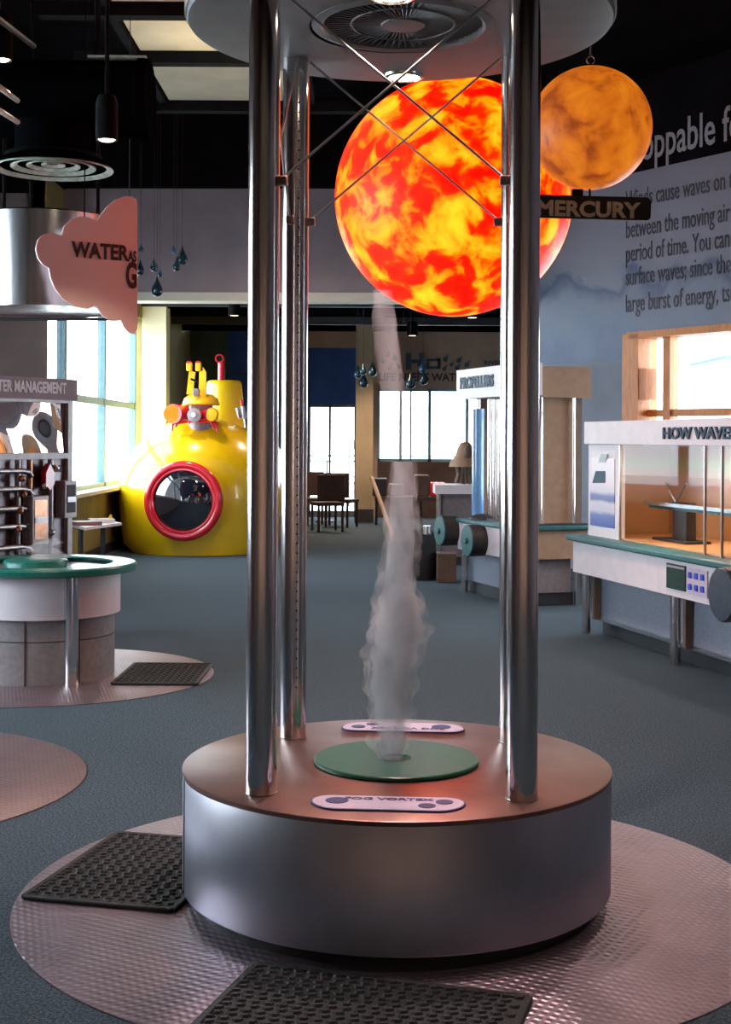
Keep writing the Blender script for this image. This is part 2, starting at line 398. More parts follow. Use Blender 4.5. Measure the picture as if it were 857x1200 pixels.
def text(name, body, size, m, origin, right, up, parent, xs=1.0, bold=0.0, depth=.004, align='LEFT', label=None, spacing=1.0):
    """real lettering: mesh text in the plane (right, up), origin at its baseline"""
    cu = bpy.data.curves.new(name, 'FONT'); cu.body = body; cu.size = size; cu.offset = bold; cu.extrude = depth/2; cu.align_x = align
    cu.space_character = spacing; cu.resolution_u = 3
    tmp = bpy.data.objects.new('tmp', cu); C.objects.link(tmp)
    bpy.context.view_layer.update()
    me = bpy.data.meshes.new_from_object(tmp.evaluated_get(bpy.context.evaluated_depsgraph_get()))
    bpy.data.objects.remove(tmp); bpy.data.curves.remove(cu)
    r, u = Vector(right).normalized(), Vector(up).normalized(); nn = r.cross(u)
    o0 = ORG[parent.name] if parent is not None else Vector(origin)
    for v in me.vertices:
        v.co = Vector(origin)+r*v.co.x*xs+u*v.co.y+nn*v.co.z-o0
    me.name = name; me.materials.clear(); me.materials.append(m)
    o = bpy.data.objects.new(name, me); C.objects.link(o)
    if parent is not None: o.parent = parent
    else: o.location = o0
    ORG[o.name] = o0
    if label: o['label'] = label
    return o

def copy_tree(o, loc=None, parent=None, label=None):
    c = o.copy(); C.objects.link(c)
    ORG[c.name] = ORG.get(o.name, Vector())
    if parent is not None: c.parent = parent
    if loc is not None: c.location = loc
    if label: c['label'] = label
    for ch in list(o.children): copy_tree(ch, None, c)
    return c

# ------------------------------------------------------------------ the setting
ZC = 5.2
MB().box((1.2, 5.1, -.05), (13.8, 20.8, .1)).box((.9, 21.1, -.05), (9.0, 11.2, .1)).build('floor', M['carpet'], kind='structure')
MB().box((1.2, 5.3, ZC+.05), (14.5, 21.2, .1)).build('ceiling', M['dark'], kind='structure')
# left side: near wall (x=-5.5) with a window band, a return, then the far wall (x=-3.4) with the visible window
LX = -3.4
b = MB()
b.ab((-5.5, -5.2), (-5.5, 14.6), .2, 0, .9, 1).ab((-5.5, -5.2), (-5.5, 14.6), .2, 3.3, ZC, 1)
b.ab((-5.5, -5.2), (-5.5, 4.4), .2, .9, 3.3, 1).ab((-5.5, 10.0), (-5.5, 14.6), .2, .9, 3.3, 1)
b.build('wall_left', M['wallpanel'], kind='structure')
MB().ab((-5.5, 14.6), (LX-.02, 14.6), .15, 0, 4.1, 1).build('wall_left', M['wallpanel'], kind='structure')
MB().ab((-5.5, 14.6), (LX-.02, 14.6), .16, 4.1, ZC, 1).build('wall_left', M['darkwall'], kind='structure')
MB().box((LX-.08, 15.1, 4.75), (.2, 1.2, .92)).build('wall_left', M['darkwall'], kind='structure')
# window of the near wall
wn1 = MB()
for y in (4.4, 7.2, 10.0): wn1.box((-5.6, y, 2.1), (.1, .08, 2.4))
for z in (.93, 3.27): wn1.box((-5.6, 7.2, z), (.1, 5.6, .07))
wn1 = wn1.build('window_1', M['frameblue'], kind='structure')
for a, c in ((4.4, 7.2), (7.2, 10.0)):
    MB().box((-5.6, (a+c)/2, 2.1), (.008, c-a-.08, 2.3)).build('pane', M['glass'], wn1)
# visible left wall
SILL = .82
b = MB()
b.ab((LX, 14.6), (LX, 20.85), .2, 0, SILL, 1).ab((LX, 14.6), (LX, 26.6), .2, 3.32, 4.3, 1)
b.ab((LX, 20.85), (LX, 26.6), .2, 0, 3.32, 1)
b.build('wall_left', M['ochre'], kind='structure')
MB().box((LX-.02, 17.7, SILL+.02), (.36, 6.2, .05)).build('trim_1', M['creamwall'], kind='structure', bevel=.008)
wf = MB()
for y in (14.72, 15.8, 18.2, 20.6): wf.box((LX-.1, y, 2.07), (.1, .10, 2.5))
wf.box((LX-.1, 17.7, 1.98), (.08, 6.0, .09)).box((LX-.1, 17.7, 3.28), (.1, 6.2, .09)).box((LX-.1, 17.7, SILL+.07), (.1, 6.2, .06))
wf = wf.build('window_2', M['frameblue'], kind='structure')
ys = (14.72, 15.8, 18.2, 20.6)
for a, c in zip(ys, ys[1:]):
    for z0, z1 in ((SILL+.1, 1.935), (2.025, 3.235)):
        MB().box((LX-.1, (a+c)/2, (z0+z1)/2), (.008, c-a-.1, z1-z0)).build('pane', M['glass'], wf)
# sunlit cream pier at the end of the window
MB().box((LX+.18, 21.05, 1.75), (.37, .4, 3.5)).build('trim_2', M['creamwall'], kind='structure')
# far wall
YF = 26.5
def fx(px, Y=YF): return P(px, 515, Y).x
def fz(py, Y=YF, px=440): return P(px, py, Y).z
XE = 3.05
d0, d1, dz = fx(362), fx(418), fz(474)
w0, w1, wz0, wz1 = fx(443), fx(560), fz(541), fz(455)
zt = 3.6
T = .2
def far(x0, x1, z0, z1, m, name='wall_back'):
    return MB().box(((x0+x1)/2, YF+T/2, (z0+z1)/2), (x1-x0, T, z1-z0)).build(name, m, kind='structure')
far(-3.6, fx(268), 0, zt, M['fargreen']); far(fx(268), fx(352), 0, zt, M['farblue']); far(fx(352), d0, 0, fz(408), M['farblue'])
far(d0, d1, dz, fz(408), M['farblue']); far(fx(352), d1, fz(408), zt, M['fartan'])
far(d1, w0, 0, zt, M['fartan']); far(w0, w1, wz1, zt, M['fartan']); far(w0, w1, 0, wz0, M['farbrown']); far(w1, XE, 0, zt, M['fartan'])
MB().box((-.25, 21.2, zt+.1), (6.7, 11.0, .1)).build('ceiling', M['dark'], kind='structure')
for i, y in enumerate((17.6, 19.2, 20.8, 22.4, 24.0, 25.4)):
    meta(MB().box((-.3, y, zt-.02), (6.2 if y > 18 else 5.0, .12, .16)).build('ceiling_beam', M['ductmetal'] if i % 2 else M['kick'], kind='structure'))
# far window
fw = MB()
for px in (444, 470, 482, 504, 548): fw.box((fx(px), YF+.05, (wz0+wz1)/2), (.035 if px in (482,) else .06, .06, wz1-wz0))
for z in (wz0+.03, wz1-.03): fw.box(((w0+w1)/2, YF+.05, z), (w1-w0, .06, .06))
fw = fw.build('window_3', M['frameblue'], kind='structure')
for a, c in zip((444, 470, 504), (470, 504, 548)):
    MB().box(((fx(a)+fx(c))/2, YF+.05, (wz0+wz1)/2), (fx(c)-fx(a)-.06, .008, wz1-wz0-.1)).build('pane', M['glass'], fw)
# glazed door far away
fd = MB()
for px in (363, 387, 417): fd.box((fx(px), YF+.05, dz/2), (.05, .06, dz))
fd.box(((d0+d1)/2, YF+.05, dz-.03), (d1-d0, .06, .06)).box(((d0+d1)/2, YF+.05, .06), (d1-d0, .06, .12))
fd = fd.build('door_1', M['railing'], kind='structure')
for a, c in ((363, 387), (387, 417)):
    MB().box(((fx(a)+fx(c))/2, YF+.05, dz/2), (fx(c)-fx(a)-.05, .008, dz-.1)).build('pane', M['glass'], fd)
MB().box((fx(384), YF-.02, .95), (.03, .05, .3)).build('door_handle', M['alu'], fd)
# outside: paving, a rail and a small board on it
MB().box((0, 42, -.06), (60, 30.6, .1)).box((-20, 8, -.06), (28.6, 60, .1)).build('ground', M['outside'], kind='structure')
rl = root('outdoor_railing', (0, 30, 0), 'dark metal railing outside beyond the far glazed door and window', 'railing')
for z in (.55, 1.02, 1.14): MB().cyl((-4, 30, z), (4.2, 30, z), .018, n=8).build('rail', M['railing'], rl)
for x in (-4, -2, 0, 2, 4): MB().cyl((x, 30, -.01), (x, 30, 1.14), .022, n=8).build('post', M['railing'], rl)
ob = root('outdoor_board', (P(409, 522, 31).x, 31, 0), 'small grey board on a post outside the far glazed door', 'sign')
c = P(410, 521, 31); MB().box((c.x, 31, c.z), (.34, .04, .22)).build('board', M['greyplastic'], ob); MB().cyl((c.x, 31.03, -.01), (c.x, 31.03, c.z), .02, n=8).build('post', M['railing'], ob)
# pillar between door and far window
cp = P(427.5, 515, 24.8).x
pw = 20.5/F*24.8
pl = MB().box((cp, 24.95, zt/2), (pw, .3, zt)).build('wall_pillar', M['pillar'], kind='structure')
MB().box((cp, 24.93, .12), (pw+.03, .34, .24)).build('baseboard_pillar', M['skirt'], kind='structure')
# soffit between the hall and the far area
s0, s1 = (-3.45, 15.42), (2.02, 15.3)
MB().ab(s0, s1, .25, 3.10, ZC+.0, 1).build('wall_soffit', M['wallgrey'], kind='structure')
MB().ab((-3.45, 15.39), (2.02, 15.27), .30, 4.30, ZC, 1).build('wall_soffit', M['darkwall'], kind='structure')
MB().ab((-3.45, 15.38), (1.80, 15.26), .34, 3.04, 3.135, 1).build('trim_3', M['trimwhite'], kind='structure')
# right wall with the mural
RA, RB = Vector((1.84, 15.4)), Vector((7.9, 6.17))
rd = (RB-RA).normalized(); rn = Vector((rd.y, -rd.x))     # rn points into the hall (towards the camera side)
if rn.dot(Vector((0, 0))-RA) < 0: rn = -rn
def ru(px):     # distance along the right wall seen at column px (row 400)
    q = P(px, 400, 1.0); k = q.x
    return (RA.x-k*RA.y)/(k*rd.y-rd.x)
def rp(u, z, off=0.0):
    q = RA+rd*u+rn*off; return Vector((q.x, q.y, z))
def rz(px, py):
    u = ru(px); Y = (RA+rd*u).y; return P(px, py, Y).z
Lw = (RB-RA).length
side = 1 if Vector((-rd.y, rd.x)).dot(rn) < 0 else -1
uw0, uw1 = ru(738), ru(738)+3.6
zw0, zw1 = .75, rz(738, 392)
ZB = rz(790, 192)          # top of mural
ZM = rz(700, 424)          # bottom of mural
def rslab(u0, u1, z0, z1, m, off=0, th=.25, name='wall_right', **kw):
    a, c = rp(u0, 0, off), rp(u1, 0, off)
    return MB().ab(a, c, th, z0, z1, side).build(name, m, kind='structure', **kw)
rslab(0, uw0, 0, ZM, M['bluegrey']); rslab(uw0, uw1, 0, zw0, M['bluegrey']); rslab(uw1, Lw, 0, ZM, M['bluegrey'])
uvr = (rp(0, ZM), (rd.x, rd.y, 0), (0, 0, 1))
rslab(0, uw0, ZM, ZB, M['mural'], uv=uvr); rslab(uw0, uw1, zw1, ZB, M['mural'], uv=uvr); rslab(uw1, Lw, ZM, ZB, M['mural'], uv=uvr)
band = rslab(0, Lw, ZB, ZC, M['darkwall'])
MB().ab(RA+Vector((.02, .1)), (XE, 26.6), .2, 0, ZC, -1).build('wall_right', M['bluegrey'], kind='structure')
MB().ab((7.9, 6.2), (7.9, -5.2), .2, 0, ZC, 1).build('wall_right', M['wallgrey'], kind='structure')
MB().ab((-5.7, -5.2), (8.1, -5.2), .2, 0, ZC, -1).build('wall_rear', M['rearwall'], kind='structure')
# wall lettering on the mural
rr, up = (rd.x, rd.y, 0), (0, 0, 1)
def wline(name, body, px, py, size, m, anchor_px=None, bold=0, xs=1.0):
    text(name, body, size, m, rp(ru(px), rz(px, py), .006), rr, up, WT, xs, bold, .004)
WT = root('wall_lettering', rp(2.2, 3.0, .01), 'large wind and wave wall text printed beside and above the right hall window', 'wall text')
wline('heading', 'oppable force', 752, 188, .47, M['printpale'], bold=.004, xs=.66)
text('heading', 'unst', .47, M['printpale'], rp(ru(752), rz(752, 188), .006)-Vector((rd.x, rd.y, 0))*.03, rr, up, WT, .66, .004, .004, 'RIGHT')
for body, py in (('Winds cause waves on the', 244.5), ('between the moving air and', 279.5), ('period of time. You can make', 307.5), ('surface waves; since the', 335), ('large burst of energy, tsunami', 366)):
    wline('paragraph_line', body, 733.5, py, .262, M['printgrey'], xs=.555)
# right window: wood frame
def rbar(b, u0, u1, z0, z1, o0, o1):
    a, c = rp(u0, 0, o1), rp(u1, 0, o1); return b.ab(a, c, o1-o0, z0, z1, side)
rw = MB()
rbar(rw, uw0-.07, uw0+.16, zw0, zw1, -.24, .03); rbar(rw, uw0, uw1, zw1-.05, zw1+.02, -.24, .03)
um = ru(775); rbar(rw, um-.05, um+.05, zw0, zw1, -.2, -.08)
zt2 = rz(760, 484); rbar(rw, uw0, uw1, zt2-.035, zt2+.035, -.18, -.1)
uv2 = ru(852); rbar(rw, uv2-.015, uv2+.015, zt2, zw1, -.18, -.1); rbar(rw, uw1-.1, uw1, zw0, zw1, -.2, .03)
rbar(rw, uw0, uw1, zw0, zw0+.06, -.24, .06)
rw = rw.build('window_4', M['wood'], kind='structure')
b = MB(); rbar(b, uw0+.12, ru(759.5), rz(755, 468), rz(755, 432), -.12, .02); b.build('latch_block', M['wood'], rw)
for a, c in ((uw0+.16, um-.05), (um+.05, uv2-.015), (uv2+.015, uw1-.1)):
    for z0, z1 in ((zt2+.035, zw1-.05), (zw0+.06, zt2-.035)):
        b = MB(); rbar(b, a, c, z0, z1, -.145, -.135); b.build('pane', M['glass'], rw)
bd = root('building', (22, 36, 0), 'pale blue building seen outside through the right window', 'building')
q = P(838, 440, 40); MB().box((q.x+3.4, 40, 1.9), (7.5, 6, 3.8)).build('wall', M['farbuild'], bd); MB().box((q.x+3.4, 40, 3.9), (8.0, 6.4, .25)).build('roof', M['railing'], bd)
# baseboards
MB().ab(rp(0, 0, .03), rp(Lw, 0, .03), .03, 0, .12, side).build('baseboard_right', M['skirt'], kind='structure')
MB().ab((LX+.03, 14.8), (LX+.03, 26.4), .03, 0, .12, 1).build('baseboard_left', M['skirt'], kind='structure')

# ------------------------------------------------------------------ fog vortex exhibit
CXY = Vector((.107, 4.54)); ZT = .434; ZK = 2.86; PR = .70
A4 = math.radians(-4); px_, py_ = CXY.x, CXY.y
ax = Vector((math.cos(A4), math.sin(A4), 0)); ay = Vector((-math.sin(A4), math.cos(A4), 0))
ex = root('fog_vortex_exhibit', (px_, py_, 0), 'round brushed steel fog exhibit with tall steel posts, green disc and round canopy', 'exhibit')
MB().lathe((px_, py_, 0), [(.655, .006), (.655, .09)], 96).build('toe_kick', M['black'], ex)
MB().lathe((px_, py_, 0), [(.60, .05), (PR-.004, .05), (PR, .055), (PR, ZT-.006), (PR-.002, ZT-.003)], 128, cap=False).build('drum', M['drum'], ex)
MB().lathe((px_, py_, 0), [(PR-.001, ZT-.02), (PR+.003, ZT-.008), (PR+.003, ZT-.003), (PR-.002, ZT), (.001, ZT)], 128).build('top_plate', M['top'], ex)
# seam in the drum near its left edge
for a in (math.radians(195),):
    MB().box((px_+math.cos(a)*(PR+.0005), py_+math.sin(a)*(PR+.0005), .24), (.004, .006, .37), a).build('seam', M['kick'], ex)
MB().lathe((px_+.0, py_+.0, 0), [(.262, ZT+.001), (.272, ZT+.004), (.272, ZT+.013), (.268, ZT+.016), (.05, ZT+.016), (.045, ZT+.010), (.001, ZT+.010)], 96).build('green_disc', M['green'], ex, label='round dark green disc with fog outlet')
def stadium(c, hw, hh, z, bow, n=14):
    pts = []
    for s_, a0 in ((1, -PI/2), (-1, PI/2)):
        for k in range(n+1):
            a = a0+PI*k/n
            pts.append((s_*(hw-hh)+hh*math.cos(a), hh*math.sin(a)))
    out = []
    for x, y in pts: out.append(Vector(c)+ax*x+ay*(y+bow*x*x)+Vector((0, 0, z)))
    return out
for sgn, off in ((-1, .545), (1, .545)):
    c = Vector((px_, py_, 0))+ay*off*sgn
    if sgn < 0: c += ax*.0
    bow = .55*(-sgn)
    lb = MB().prism(stadium(c, .228, .078, ZT+.001, bow), (0, 0, .004)).build('label_plate', M['navy'], ex, label='rounded lilac label plate with navy dots on exhibit top')
    pl_ = MB().prism(stadium(c, .222, .072, ZT+.005, bow), (0, 0, .0015)).build('plate_face', M['label'], lb)
    dots = ((-.150, .012, .034), (.115, -.02, .026), (.165, .018, .026)) if sgn < 0 else ((-.165, -.01, .026), (-.115, .03, .024), (.14, .005, .036))
    for dx, dy, r in dots:
        q = c+ax*dx+ay*(dy+bow*dx*dx); MB().lathe(q+Vector((0, 0, ZT+.0066)), [(r, 0), (r, .0012)], 24).build('dot', M['navy'], lb)
    if sgn < 0: text('lettering', 'FOG VORTEX', .034, M['navy'], c+ax*.0+ay*.040+Vector((0, 0, ZT+.0075)), ax, ay, lb, 1.25, .001, .001, 'CENTER')
    else: text('lettering', 'FOG VORTEX', .04, M['navy'], c+ax*.02+ay*(-.03)+Vector((0, 0, ZT+.0075)), -ax, -ay, lb, 1.1, .001, .001, 'CENTER')
hs = .39
cpo = Vector((.107, 4.50, 0))
posts = {}
for k, (i, j) in {'FL': (-1, -1), 'FR': (1, -1), 'RR': (1, 1), 'RL': (-1, 1)}.items():
    q = cpo+ax*hs*i+ay*hs*j; posts[k] = q
    po = MB().lathe((q.x, q.y, 0), [(.047, ZT+.001), (.047, ZK-.001)], 40, cap=False).build('post', M['steel'], ex)
    MB().lathe((q.x, q.y, 0), [(.0485, ZT+.001), (.0485, ZT+.004)], 40).build('post_collar', M['rod'], po)
# row of fog holes up the rear left post
b = MB(); q = posts['RL']; dirv = (Vector((px_+.12, py_-1.2, 0))-q).normalized()
for k in range(62):
    c = q+dirv*.0465+Vector((0, 0, .62+k*.034)); b.lathe(c, [(.0035, -.001), (.0035, .0014)], 8, axis=dirv)
b.build('fog_hole', M['blackpaint'], ex, kind='stuff')
# cross rods in all four faces, with clamps
names = ['FL', 'FR', 'RR', 'RL']
for n_ in range(4):
    A, B = posts[names[n_]], posts[names[(n_+1) % 4]]
    d = (B-A).normalized(); nrm = Vector((d.y, -d.x, 0)); off = .012
    if nrm.dot(A-cpo) < 0: nrm = -nrm
    for (p0, p1, sg) in ((A+d*.05, B-d*.05, 1), (B-d*.05, A+d*.05, -1)):
        lo = p0+nrm*off*sg+Vector((0, 0, 2.275)); hi = p1+nrm*off*sg+Vector((0, 0, 2.85))
        MB().cyl(lo, hi, .0042, n=10).build('cross_rod', M['rod'], ex)
        MB().box(lo, (.045, .028, .028), math.atan2(d.y, d.x)).build('clamp', M['clamp'], ex, bevel=.004)
# canopy with grille and downlights
can = MB().lathe((px_, py_, 0), [(.30, ZK+.001), (PR-.02, ZK), (PR-.005, ZK+.004), (PR, ZK+.012), (PR, ZK+.13), (.001, ZK+.14)], 128, cap=False).build('canopy', M['canopy'], ex)
MB().lathe((px_, py_, 0), [(PR+.002, ZK+.02), (PR+.006, ZK+.02), (PR+.006, ZK+.12), (PR+.002, ZK+.12)], 96, cap=False).build('canopy_band', M['cream'], can)
gc = Vector((px_+.01, py_-.02, ZK))
MB().lathe(gc, [(.30, .07), (.30, -.001), (.272, -.008), (.262, .0), (.262, .07)], 64, cap=False).build('grille_ring', M['canopy'], can)
MB().lathe(gc, [(.30, .075), (.001, .08)], 48).build('grille_back', M['blackpaint'], can)
b = MB()
for k in range(64):
    a = 2*PI*k/64; dv = Vector((math.cos(a), math.sin(a), 0)); c = gc+dv*.165+Vector((0, 0, .018))
    b.box(c, (.185, .003, .03), R=Matrix.Rotation(a, 3, 'Z') @ Matrix.Rotation(math.radians(35), 3, 'X'))
b.build('grille_blade', M['canopy'], can, kind='stuff')
MB().lathe(gc, [(.075, .01), (.07, .0), (.001, -.004)], 32).build('grille_hub', M['canopy'], can)
MB().torus(gc+Vector((0, 0, .006)), .17, .004, n=48, m=8).build('grille_hoop', M['canopy'], can)
for (x, y, e) in ((P(474, 90, 5.13).x, 5.13, 90), (P(460, 0, 4.2).x, 4.2, 95)):
    rim = MB().lathe((x, y, ZK), [(.076, .0), (.074, -.008), (.062, -.012), (.058, .0)], 32, cap=False).build('downlight', M['alu'], can)
    MB().lathe((x, y, ZK-.016), [(.001, 0), (.035, .004), (.056, .013)], 32, cap=False).build('lamp_lens', M['lens'], rim)
    lamp('SPOT', 'canopy_lamp', (x, y, ZK-.03), e, (1, .70, .66), .05, (x, y, 0), spot=math.radians(110), blend=.7)
b = MB()
for k in range(3):
    a = 2*PI*k/3+.4; b.cyl((px_+math.cos(a)*.45, py_+math.sin(a)*.45, ZK+.13), (px_+math.cos(a)*.45, py_+math.sin(a)*.45, ZC), .012, n=10)
b.build('hanger_rod', M['blackpaint'], ex)

# fog
def fogtube(name, pts, m, Y0, label, scale=1.0, par=None):
    pts3, rad = [], []
    for px, py, hw in pts:
        pts3.append(P(px, py, Y0)); rad.append(hw/F*Y0*scale)
    # refine with small wobble so the outline billows
    P2, R2 = [], []
    for i in range(len(pts3)-1):
        for k in range(6):
            t = k/6; P2.append(pts3[i].lerp(pts3[i+1], t)); R2.append(rad[i]*(1-t)+rad[i+1]*t)
    P2.append(pts3[-1]); R2.append(rad[-1])
    n = 28; rings = []
    for i, (p, r) in enumerate(zip(P2, R2)):
        ring = []
        for k in range(n):
            a = 2*PI*k/n
            amp = .16 if r > .055 else .07
            rr_ = r*(1+amp*math.sin(3*a+p.z*23)+amp*.7*math.sin(5*a-p.z*41+1.3)+amp*.6*math.sin(p.z*67+2*a))
            ring.append(p+Vector((math.cos(a)*rr_, math.sin(a)*rr_, 0)))
        rings.append(ring)
    return MB().loops(rings).build(name, m, par, label=label, cat=None if par else 'fog', kind='stuff')
FOGP = [(460, 892.5, 9), (460, 889, 14), (459, 870, 20), (457, 835, 22), (459, 800, 24), (464, 765, 29), (466, 735, 30), (468, 708, 25), (468, 680, 19), (470, 640, 18), (472, 600, 17), (473, 570, 15), (472.5, 541, 13)]
fg = fogtube('fog_column', FOGP, M['smoke'], 4.52, 'pale swirling column of fog rising from the green disc between steel posts', .86)
fogtube('fog_wisps', FOGP, M['wisps'], 4.52, None, 1.20, fg)
fogtube('fog_plume', [(472, 538.5, 13), (466, 500, 13), (460, 460, 14), (455, 415, 15), (451, 370, 14), (448, 340, 11)], M['smokethin'], 4.52, 'faint upper plume of fog leaning left just below the glowing sun globe')

# ------------------------------------------------------------------ tread plate discs and mats
def plate(name, x, y, r, label):
    return MB().lathe((x, y, .0), [(r, .0005), (r, .004), (r-.004, .0055), (.001, .0055)], 128).build(name, M['tread'], label=label, cat='floor plate', org=(x, y, 0))
plate('tread_plate', .107, 4.54, 1.235, 'large round grey tread plate on the carpet under the fog exhibit')
plate('tread_plate', -2.33, 5.98, 1.10, 'round bare tread plate cut off by left picture edge, nothing standing on it')
plate('tread_plate', -2.04, 8.70, 1.08, 'round tread plate under the green topped table at left')
def mat_rug(c0, ex_, ey_, nx, ny, label, g='perforated rubber mats'):
    """c0 corner on floor, ex_/ey_ edge vectors"""
    c0, u, v = Vector((*c0, 0)), Vector((*ex_, 0)), Vector((*ey_, 0))
    z0 = .0065
    r = root('rubber_mat', (*(c0+u/2+v/2).to_2d(), z0), label, 'mat', g)
    a = math.atan2(u.y, u.x)
    cc = c0+u/2+v/2
    MB().box((cc.x, cc.y, z0+.004), (u.length, v.length, .007), a).build('base', M['black'], r)
    b = MB()
    for s_ in (0, 1):
        q = c0+v*s_+u/2; b.box((q.x, q.y, z0+.007), (u.length, .022, .013), a)
        q = c0+u*s_+v/2; b.box((q.x, q.y, z0+.007), (.022, v.length, .013), a)
    b.build('border', M['black'], r, bevel=.004)
    b = MB()
    for i in range(nx):
        for j in range(ny):
            q = c0+u*((i+.5+(.0 if j % 2 else .25)-.12)/nx)+v*((j+.5)/ny)
            if i == nx-1 and j % 2 == 0: continue
            b.loops([[q+Vector((math.cos(t)*.017, math.sin(t)*.010, z0+.006)) for t in (2*PI*k/6 for k in range(6))],
                     [q+Vector((math.cos(t)*.012, math.sin(t)*.006, z0+.014)) for t in (2*PI*k/6 for k in range(6))]])
    b.build('stud', M['black'], r, kind='stuff', flat=True)
mat_rug((-1.10, 4.45), (.498, -.119), (.173, .725), 12, 24, 'black studded rubber mat at the left of the fog exhibit')
mat_rug((-.41-.045, 3.38), (.745, -.225), (.153, .507), 20, 18, 'black studded rubber mat in front of the fog exhibit, cut off by bottom edge')
mat_rug((-1.53, 8.33), (.51, -.009), (.013, .75), 12, 22, 'black studded rubber mat beside the green topped table at left')

# ------------------------------------------------------------------ globes
def globe(name, px, py, rp_, Y, m, label, cat, n=64):
    c = P(px, py, Y); r = rp_/F*Y
    g = root(name, c, label, cat)
    MB().sphere(c, r, n).build('globe', m, g)
    return g, c, r
g, c, r = globe('sun_globe', 532, 231.5, 139, 8.0, M['sun'], 'huge glowing red and yellow sun globe hanging behind the steel posts', 'globe', 80)
MB().lathe(c, [(.05, r-.004), (.05, r+.03), (.02, r+.05)], 20).build('neck', M['blackpaint'], g)
MB().cyl(c+Vector((0, 0, r)), (c.x, c.y, ZC), .008, n=8).build('hanging_cable', M['blackpaint'], g)
lamp('POINT', 'sun_globe_bulb', c+Vector((-.0, -r-.05, -.05)), 0.01, (1, .3, .05), .1)
g, c, r = globe('planet_globe', 692.5, 150.5, 71.5, 6.4, M['mercury'], 'smaller orange mottled planet globe hanging at right of the sun globe', 'globe')
MB().lathe(c, [(.018, r-.003), (.018, r+.012), (.010, r+.016)], 16).build('neck', M['blackpaint'], g)
MB().torus(c+Vector((0, 0, r+.035)), .018, .004, axis=(0, 1, 0), n=20, m=8).build('hook', M['alu'], g)
MB().cyl(c+Vector((0, 0, r+.05)), (c.x, c.y, ZC), .005, n=8).build('hanging_cable', M['alu'], g)
# name board under the planet
Ym = 6.38
ctr = P(692, 243, Ym); w_ = 143/F*Ym; h_ = 27/F*Ym
ms = root('planet_name_sign', (ctr.x, Ym, ctr.z), 'black name board with gold letters MERCURY under the orange planet globe', 'sign')
tilt = math.radians(-1.4)
ru_, uu_ = Vector((math.cos(tilt), 0, math.sin(tilt))), Vector((-math.sin(tilt), 0, math.cos(tilt)))
pts = []
for sx, sy, a0 in ((1, -1, -PI/2), (1, 1, 0), (-1, 1, PI/2), (-1, -1, PI)):
    for k in range(5):
        a = a0+PI/2*k/4; pts.append(ctr+ru_*(sx*(w_/2-.02)+.02*math.cos(a))+uu_*(sy*(h_/2-.02)+.02*math.sin(a)))
MB().prism(pts, (0, .02, 0)).build('board', M['signblack'], ms)
text('lettering', 'MERCURY', .097, M['gold'], P(629, 251.5, Ym-.002), ru_, uu_, ms, 1.09, .0035, .004, 'LEFT')
MB().cyl(ctr+uu_*(h_/2)+Vector((0, .01, -.005)), (ctr.x, Ym+.012, P(692, 218, Ym).z), .005, n=8).build('hanger', M['blackpaint'], ms)
MB().box(P(677, 226, Ym+.01), (.05, .03, .03)).build('bracket', M['blackpaint'], ms)

# ------------------------------------------------------------------ ceiling equipment
for i, (y0, y1) in enumerate(((6.6, 9.1), (9.3, 10.25), (10.45, 11.75))):
    MB().box((-1.12, (y0+y1)/2, 4.42), (1.15, y1-y0, .05)).build('ceiling_tile', M['tile'], label=['beige acoustic ceiling tile nearest the top picture edge', 'middle beige acoustic ceiling tile between two black bars', 'farthest beige acoustic ceiling tile beyond the black bars'][i], cat='ceiling panel', group='hung acoustic tiles')
br = root('ceiling_grid', (-1.1, 9.2, 4.3), 'black hanging bars carrying the beige ceiling tiles', 'ceiling grid')
for y in (9.2, 10.35, 11.85): MB().box((-1.1, y, 4.36), (2.2, .11, .09)).build('bar', M['blackpaint'], br)
for x in (-1.75, -.48): MB().box((x, 9.2, 4.41), (.06, 5.4, .07)).build('bar', M['blackpaint'], br)
for x in (-1.75, -.48):
    for y in (9.2, 11.85): MB().cyl((x, y, 4.4), (x, y, ZC), .012, n=8).build('drop_rod', M['blackpaint'], br)
# round air diffuser on a black duct
dc = P(63, 199, 8.0)
df = root('air_diffuser', dc, 'round ceiling air diffuser of pale concentric rings on a black duct at upper left', 'air diffuser')
for k, (ra, rb, z) in enumerate(((.345, .305, .0), (.245, .205, .012), (.155, .125, .02), (.07, .045, .026))):
    MB().lathe(dc, [(ra, z), (ra-.003, z-.004), (rb, z+.010), (rb, z+.014), (ra, z+.006)], 64, cap=False).build('ring', M['galv'], df)
MB().lathe(dc, [(.345, .006), (.30, .05), (.22, .07), (.22, .26)], 40, cap=False).build('neck', M['ductmetal'], df)
MB().lathe(dc, [(.28, .08), (.001, .085)], 32).build('throat', M['blackpaint'], df)
dk = root('air_duct', (dc.x, 8.0, dc.z+.45), 'thick black round air duct above the ring diffuser with bright metal seam', 'air duct')
MB().cyl((-1.30, 8.12, 3.50), (-5.0, 8.12, 3.50), .225, n=28).build('duct_run', M['ductmetal'], dk)
MB().lathe((-1.30, 8.12, 3.50), [(.235, .02), (.242, .0), (.242, -.04), (.23, -.05)], 32, axis=(1, 0, 0)).build('flange', M['ductmetal'], dk)
MB().box((-1.46, 8.05, 3.725), (.34, .10, .012)).build('seam', M['galv'], dk)
for x in (-1.6, -3.2): MB().cyl((x, 8.12, 3.72), (x, 8.12, ZC), .012, n=8).build('hanger', M['blackpaint'], dk)
lamp('SPOT', 'tile_fill_light', (-1.0, 9.9, 3.75), 13, (1, .86, .62), .08, (-1.05, 9.7, 5), spot=math.radians(150), blend=.8)  # light added to brighten the ceiling tiles, no fixture
